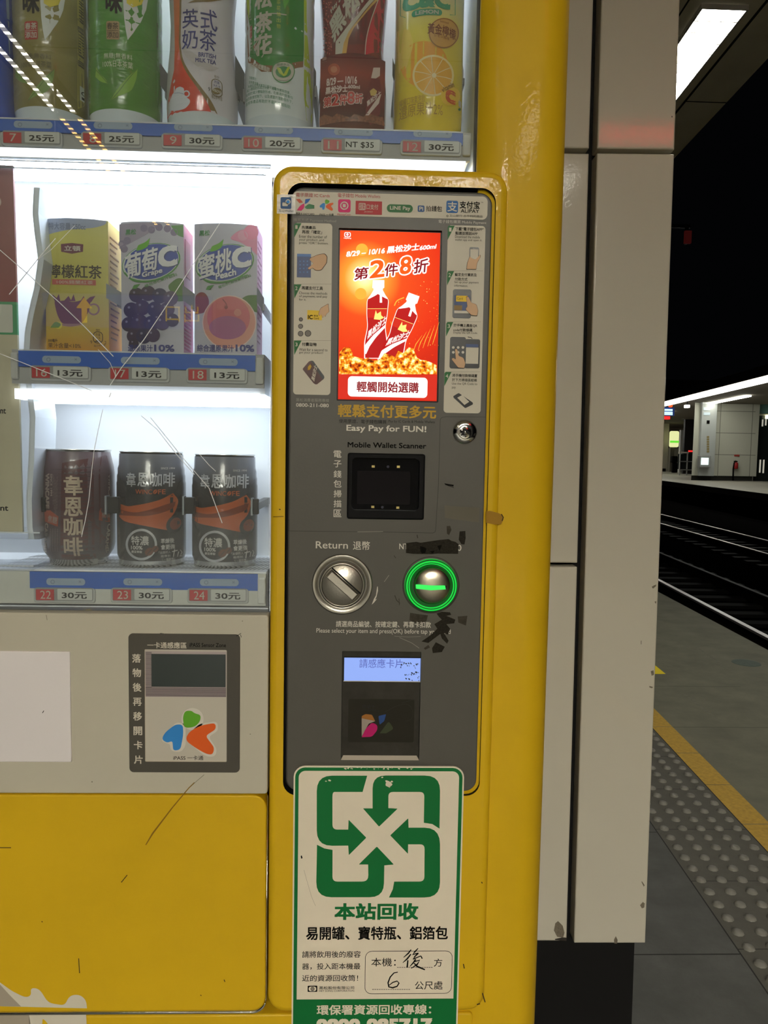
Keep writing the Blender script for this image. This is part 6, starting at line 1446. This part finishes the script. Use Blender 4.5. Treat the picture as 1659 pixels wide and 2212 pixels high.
for k in range(4):
    b = B(); V = [tp(qq, yy, zz, FK) for zz in (ZF, ZF+0.06) for qq, yy in ((q0c+2.6, 24+k*14), (q0c+2.9, 24+k*14), (q0c+2.9, 32+k*14), (q0c+2.6, 32+k*14))]
    b.add(V, [(3, 2, 1, 0), (0, 1, 5, 4), (1, 2, 6, 5), (2, 3, 7, 6), (3, 0, 4, 7)], emis((250, 250, 236), 16.0))
    tag(b.build('ceiling_light'), 'tube lamp under the far canopy', 'ceiling light', 'tube lamps under the far canopy')
def fbox(b, x0, y0, x1, y1, Y, dep, m, bev=0.0, ground=False):
    """box on the far platform facing the tracks: pixel rectangle of its front at distance Y"""
    xm, ym = (x0+x1)/2, (y0+y1)/2
    X0 = U(x0, ym, Y)[0]; X1 = U(x1, ym, Y)[0]; Z1_ = U(xm, y0, Y)[1]; Z0_ = U(xm, y1, Y)[1]
    b.box(X0, X1, Y, Y+dep, 0.0 if ground else max(Z0_, 0.0), Z1_, m, bev)
# white booth
YB1 = 44.0; zt_b = ZF+0.06
t = thing('wall_booth', (U(1585, 1030, YB1)[0], YB1, 0), kind='structure'); t2 = thing('column_booth', (U(1528, 1030, 43.5)[0], 43.5, 0), kind='structure')
def onp(px, Y): return U(px, 940, Y)[0]
b = B(); xa, xb_, xc, xd = onp(1509, 43.0), onp(1541, YB1), onp(1631, YB1), onp(1637, YB1)
zpl = 0.28
DKP = mat((52, 52, 48), 0.6)
b.box(xb_, xc, YB1+.05, 46.5, 0, zpl, DKP); b.box(xb_, xd, YB1-.06, 46.6, zpl, zt_b, WALLW); b.build('wall', t)
xe = xa*46.6/43.55+0.06
b = B(); b.hexa([(xe, 46.5, 0.0), (xa, 43.7, 0), (xb_-.01, YB1+.05, 0.0), (xb_-.01, 46.5, 0)], [(xe, 46.5, zpl), (xa, 43.7, zpl), (xb_-.01, YB1+.05, zpl), (xb_-.01, 46.5, zpl)], DKP)
b.hexa([(xe-.05, 46.6, zpl), (xa-.05, 43.55, zpl), (xb_-.01, YB1-.06, zpl), (xb_-.01, 46.6, zpl)], [(xe-.05, 46.6, zt_b), (xa-.05, 43.55, zt_b), (xb_-.01, YB1-.06, zt_b), (xb_-.01, 46.6, zt_b)], WALLW)
b.build('wall', t2)
LNF = mat((120, 120, 110), 0.7); b = B(); Yl = YB1-0.063
for x in (1554, 1623): fbox(b, x, 846, x+1.2, 1029, Yl, 0.01, LNF)
for y in (888, 935, 982): fbox(b, 1541, y, 1632, y+1.2, Yl-.001, 0.01, LNF)
b.build('panel_seam', t)
b = B(); Yc_ = 43.45
fbox(b, 1514, 866, 1546, 1028, Yc_, 0.25, mat((176, 180, 178), 0.4)); b.build('column_panel', t2)
b = B(); fbox(b, 1518, 868, 1551, 873, Yc_-.02, 0.02, mat((214, 220, 220), 0.3)); fbox(b, 1520, 880, 1534, 886, Yc_-.02, 0.02, mat((206, 226, 236), 0.3)); fbox(b, 1520, 891, 1534, 897, Yc_-.02, 0.02, mat((200, 216, 226), 0.3)); fbox(b, 1527, 908, 1533, 915, Yc_-.03, 0.03, INK)
b.build('notice', t2)
b = B(); YT = mat((150, 136, 92), 0.6)
for k in range(7): fbox(b, 1527, 942+k*5.2, 1532, 946+k*5.2, Yc_-.02, 0.02, YT)
b.build('vertical_lettering', t2)
b = B(); fbox(b, 1512, 984, 1536, 1010, Yc_-.36, 0.34, mat((150, 152, 150), 0.4), 0.03); o = b.build('ticket_terminal'); tag(o, 'small grey terminal with a lit white screen on the far booth', 'terminal')
b2 = B(); fbox(b2, 1515, 989, 1530.5, 1004, Yc_-.39, 0.03, emis((226, 255, 246), 1.6)); b2.build('screen', o)
# fire extinguisher at the booth
t = thing('fire_extinguisher', (U(1589, 1010, YB1-.2)[0], YB1-.2, 0.0), 'red fire extinguisher hanging on the white far booth', 'fire extinguisher')
b = B(); cxx = U(1589.5, 1005, YB1-.22)[0]; zc0 = U(1589, 1013, YB1-.2)[1]; zc1 = U(1589, 998, YB1-.2)[1]
b.lathe([(0.0, zc0), (0.11, zc0), (0.13, zc0+.04), (0.13, zc1-.08), (0.05, zc1), (0.0, zc1)], cxx, YB1-.22, mat((150, 34, 34), 0.4), 16); b.build('cylinder', t)
b = B(); b.tube([(cxx, YB1-.22, zc1), (cxx-.02, YB1-.24, zc1+.06), (cxx-.12, YB1-.26, zc1-.05), (cxx-.15, YB1-.25, zc0), (cxx-.12, YB1-.22, 0.02)], 0.045, INK, 6); b.build('hose', t)
b = B(); b.box(cxx-.06, cxx+.08, YB1-.25, YB1-.072, zc1, zc1+.07, INK); b.build('valve', t)
b = B(); fbox(b, 1586.5, 982, 1597.5, 985.8, YB1-.09, 0.03, mat((160, 60, 54), 0.5)); tag(b.build('wall_sign'), 'small red sign above the fire extinguisher', 'sign')
# dark glazing and a teal panel right of the booth
b = B(); fbox(b, 1634, 899, 1720, 1036, YB1+.3, 0.2, mat((34, 40, 40), 0.2), ground=True); fbox(b, 1636, 894.5, 1720, 898.5, YB1+.2, 0.3, WALLW)
WST = emis((190, 186, 170), 0.8)
for x, y0, y1 in ((1646, 906, 921), (1653, 905, 919), (1640.5, 993, 1021), (1648, 993, 1022)): fbox(b, x, y0, x+3, y1, YB1+.28, 0.02, WST)
tag(b.build('window_1'), kind='structure')
b = B(); fbox(b, 1638, 836, 1720, 894, YB1+.25, 0.2, mat((104, 140, 136), 0.4)); tag(b.build('sign_panel'), 'teal panel above the dark glazing beside the white booth', 'panel')
b = B(); fbox(b, 1654.5, 896.5, 1662, 904.5, YB1+.1, 0.1, emis((255, 250, 200), 3.0), 0.02); tag(b.build('wall_lamp'), 'small warm lamp at the right edge of the far platform', 'lamp')
# back wall, doorway
YW = 74.0
b = B(); fbox(b, 1400, 820, 1530, 1017, YW+6, 0.3, mat((120, 108, 94), 0.7), ground=True); fbox(b, 1400, 968, 1480, 1017, YW+5.9, 0.1, mat((190, 184, 164), 0.6), ground=True); tag(b.build('wall_back'), kind='structure')
b = B(); fbox(b, 1478, 906, 1515, 1022, 62, 0.3, mat((34, 31, 30), 0.5), ground=True); fbox(b, 1477, 899, 1515, 905, 61.8, 0.5, mat((214, 208, 196), 0.4)); tag(b.build('door_1'), kind='structure')
b = B(); fbox(b, 1431.5, 900, 1444, 1017, 71, 0.6, mat((176, 170, 152), 0.5), ground=True); fbox(b, 1430, 1012, 1438, 1020, 70.9, 0.8, INK, ground=True); tag(b.build('column_far'), kind='structure')
# departures display
t = thing('departure_display', (U(1446, 889, 44.5)[0], 44.5, 3.0), 'blue and red lit departure display beside the pillar edge', 'display')
b = B(); fbox(b, 1425, 880, 1457, 898, 44.5, 0.4, mat((20, 50, 120), 0.5)); b.build('housing', t)
b = B()
for y in (883.5, 889.5, 894): fbox(b, 1432, y, 1453, y+4.2 if y < 894 else y+2.5, 44.47, 0.02, emis((190, 232, 255), 1.5))
b.build('lit_rows', t)
b = B(); fbox(b, 1425, 899, 1447.5, 905.5, 44.47, 0.3, emis((255, 30, 30), 1.6)); b.build('red_row', t)
b = B(); fbox(b, 1446.5, 879.8, 1447.2, 860, 44.7, 0.1, SOFTBLACK) if False else None
X = U(1440, 880, 44.7)[0]; b.tube([(X, 44.7, U(1440, 880, 44.7)[1]), (X, 44.7, ZF+0.07)], 0.04, SOFTBLACK); b.build('hanger', t)
b = B(); X, Z = U(1448.5, 876, 44.5); b.lathe([(0.0, Z-.105), (0.09, Z-.09), (0.12, Z), (0.09, Z+.09), (0.0, Z+.105)], X, 44.5, emis((255, 70, 24), 2.2), 12); b.tube([(X, 44.5, Z+.1), (X, 44.5, ZF+.03)], 0.03, SOFTBLACK); tag(b.build('signal_lamp'), 'orange red round lamp above the departure display', 'lamp')
b = B(); X, Z = U(1486.5, 877.5, 42); b.box(X-.12, X+.12, 42, 42.3, Z-.08, Z+.08, emis((255, 252, 240), 3.0), 0.03); b.tube([(X, 42.15, Z+.09), (X, 42.15, ZF+.07)], 0.03, SOFTBLACK); tag(b.build('ceiling_lamp'), 'small white lamp hanging under the far canopy', 'lamp')
# light box sign on a post, white board, rail and glass case
t = thing('light_box_sign', (U(1455, 1017, 70)[0], 70, 0), 'pale yellow light box sign with a green stripe on a grey post', 'sign')
b = B(); fbox(b, 1448, 931, 1468, 966, 69.8, 0.4, emis((232, 236, 168), 1.0), 0.15); b.build('light_box', t)
b = B(); fbox(b, 1448.2, 952, 1467.8, 956.5, 69.75, 0.1, emis((110, 226, 60), 1.0)); b.build('green_stripe', t)
b = B(); fbox(b, 1447.5, 960, 1456, 1018, 70.0, 0.3, mat((96, 92, 80), 0.6), ground=True); b.build('post', t)
b = B(); fbox(b, 1469, 929, 1477.5, 1018, 68, 0.3, mat((186, 184, 176), 0.5), ground=True); tag(b.build('notice_board'), 'tall narrow white board beside the dark doorway', 'board')
t = thing('glass_case', (U(1490, 1024, 56)[0], 56, 0), 'dark glass case with steel frame left of the white booth', 'case')
b = B(); fbox(b, 1470, 981, 1509, 1014, 56, 0.5, mat((30, 32, 32), 0.15)); b.build('glass', t)
b = B()
for x in (1468, 1484, 1501): fbox(b, x, 978, x+1.6, 1023, 55.9, 0.1, mat((150, 150, 146), 0.4), ground=True)
fbox(b, 1468, 996, 1509, 998, 55.9, 0.1, mat((110, 112, 110), 0.4)); fbox(b, 1468, 1014, 1509, 1016, 55.9, 0.1, mat((120, 120, 116), 0.4)); fbox(b, 1468, 976, 1488, 979, 55.9, 0.2, mat((170, 160, 150), 0.4)); b.build('frame', t)
b = B(); fbox(b, 1488, 973, 1510, 976.5, 55.9, 0.1, emis((255, 50, 46), 1.0)); b.build('red_reflection', t)  # glowing strip stands in for the red reflection along the case top
b = B(); fbox(b, 1452, 985, 1465, 1000, 66, 0.5, INK, 0.1); fbox(b, 1453, 1000, 1464, 1019, 66.1, 0.3, INK, 0.05, ground=True); tag(b.build('bench'), 'dark seat on the far platform near the light box sign', 'bench')
# dim red sign on a dark post beyond the track
xx, zz = U(1487, 511, 24); xq = U(1370, 700, 24)[0]
t = thing('track_sign', (xq, 24.15, -1.0), 'dim red vertical sign in the dark above the tracks', 'sign')
b = B(); b.box(xq-.08, xq+.08, 24.1, 24.25, -1.0, zz+0.4, SOFTBLACK); b.box(xq, xx+.1, 24.1, 24.2, zz+.3, zz+.4, SOFTBLACK); b.box(xx-.04, xx+.04, 24.1, 24.2, zz-.2, zz+.3, SOFTBLACK); b.build('post', t)
b = B(); fbox(b, 1480, 498, 1494, 525, 24.0, 0.1, emis((86, 24, 22), 0.25)); b.build('sign_face', t)
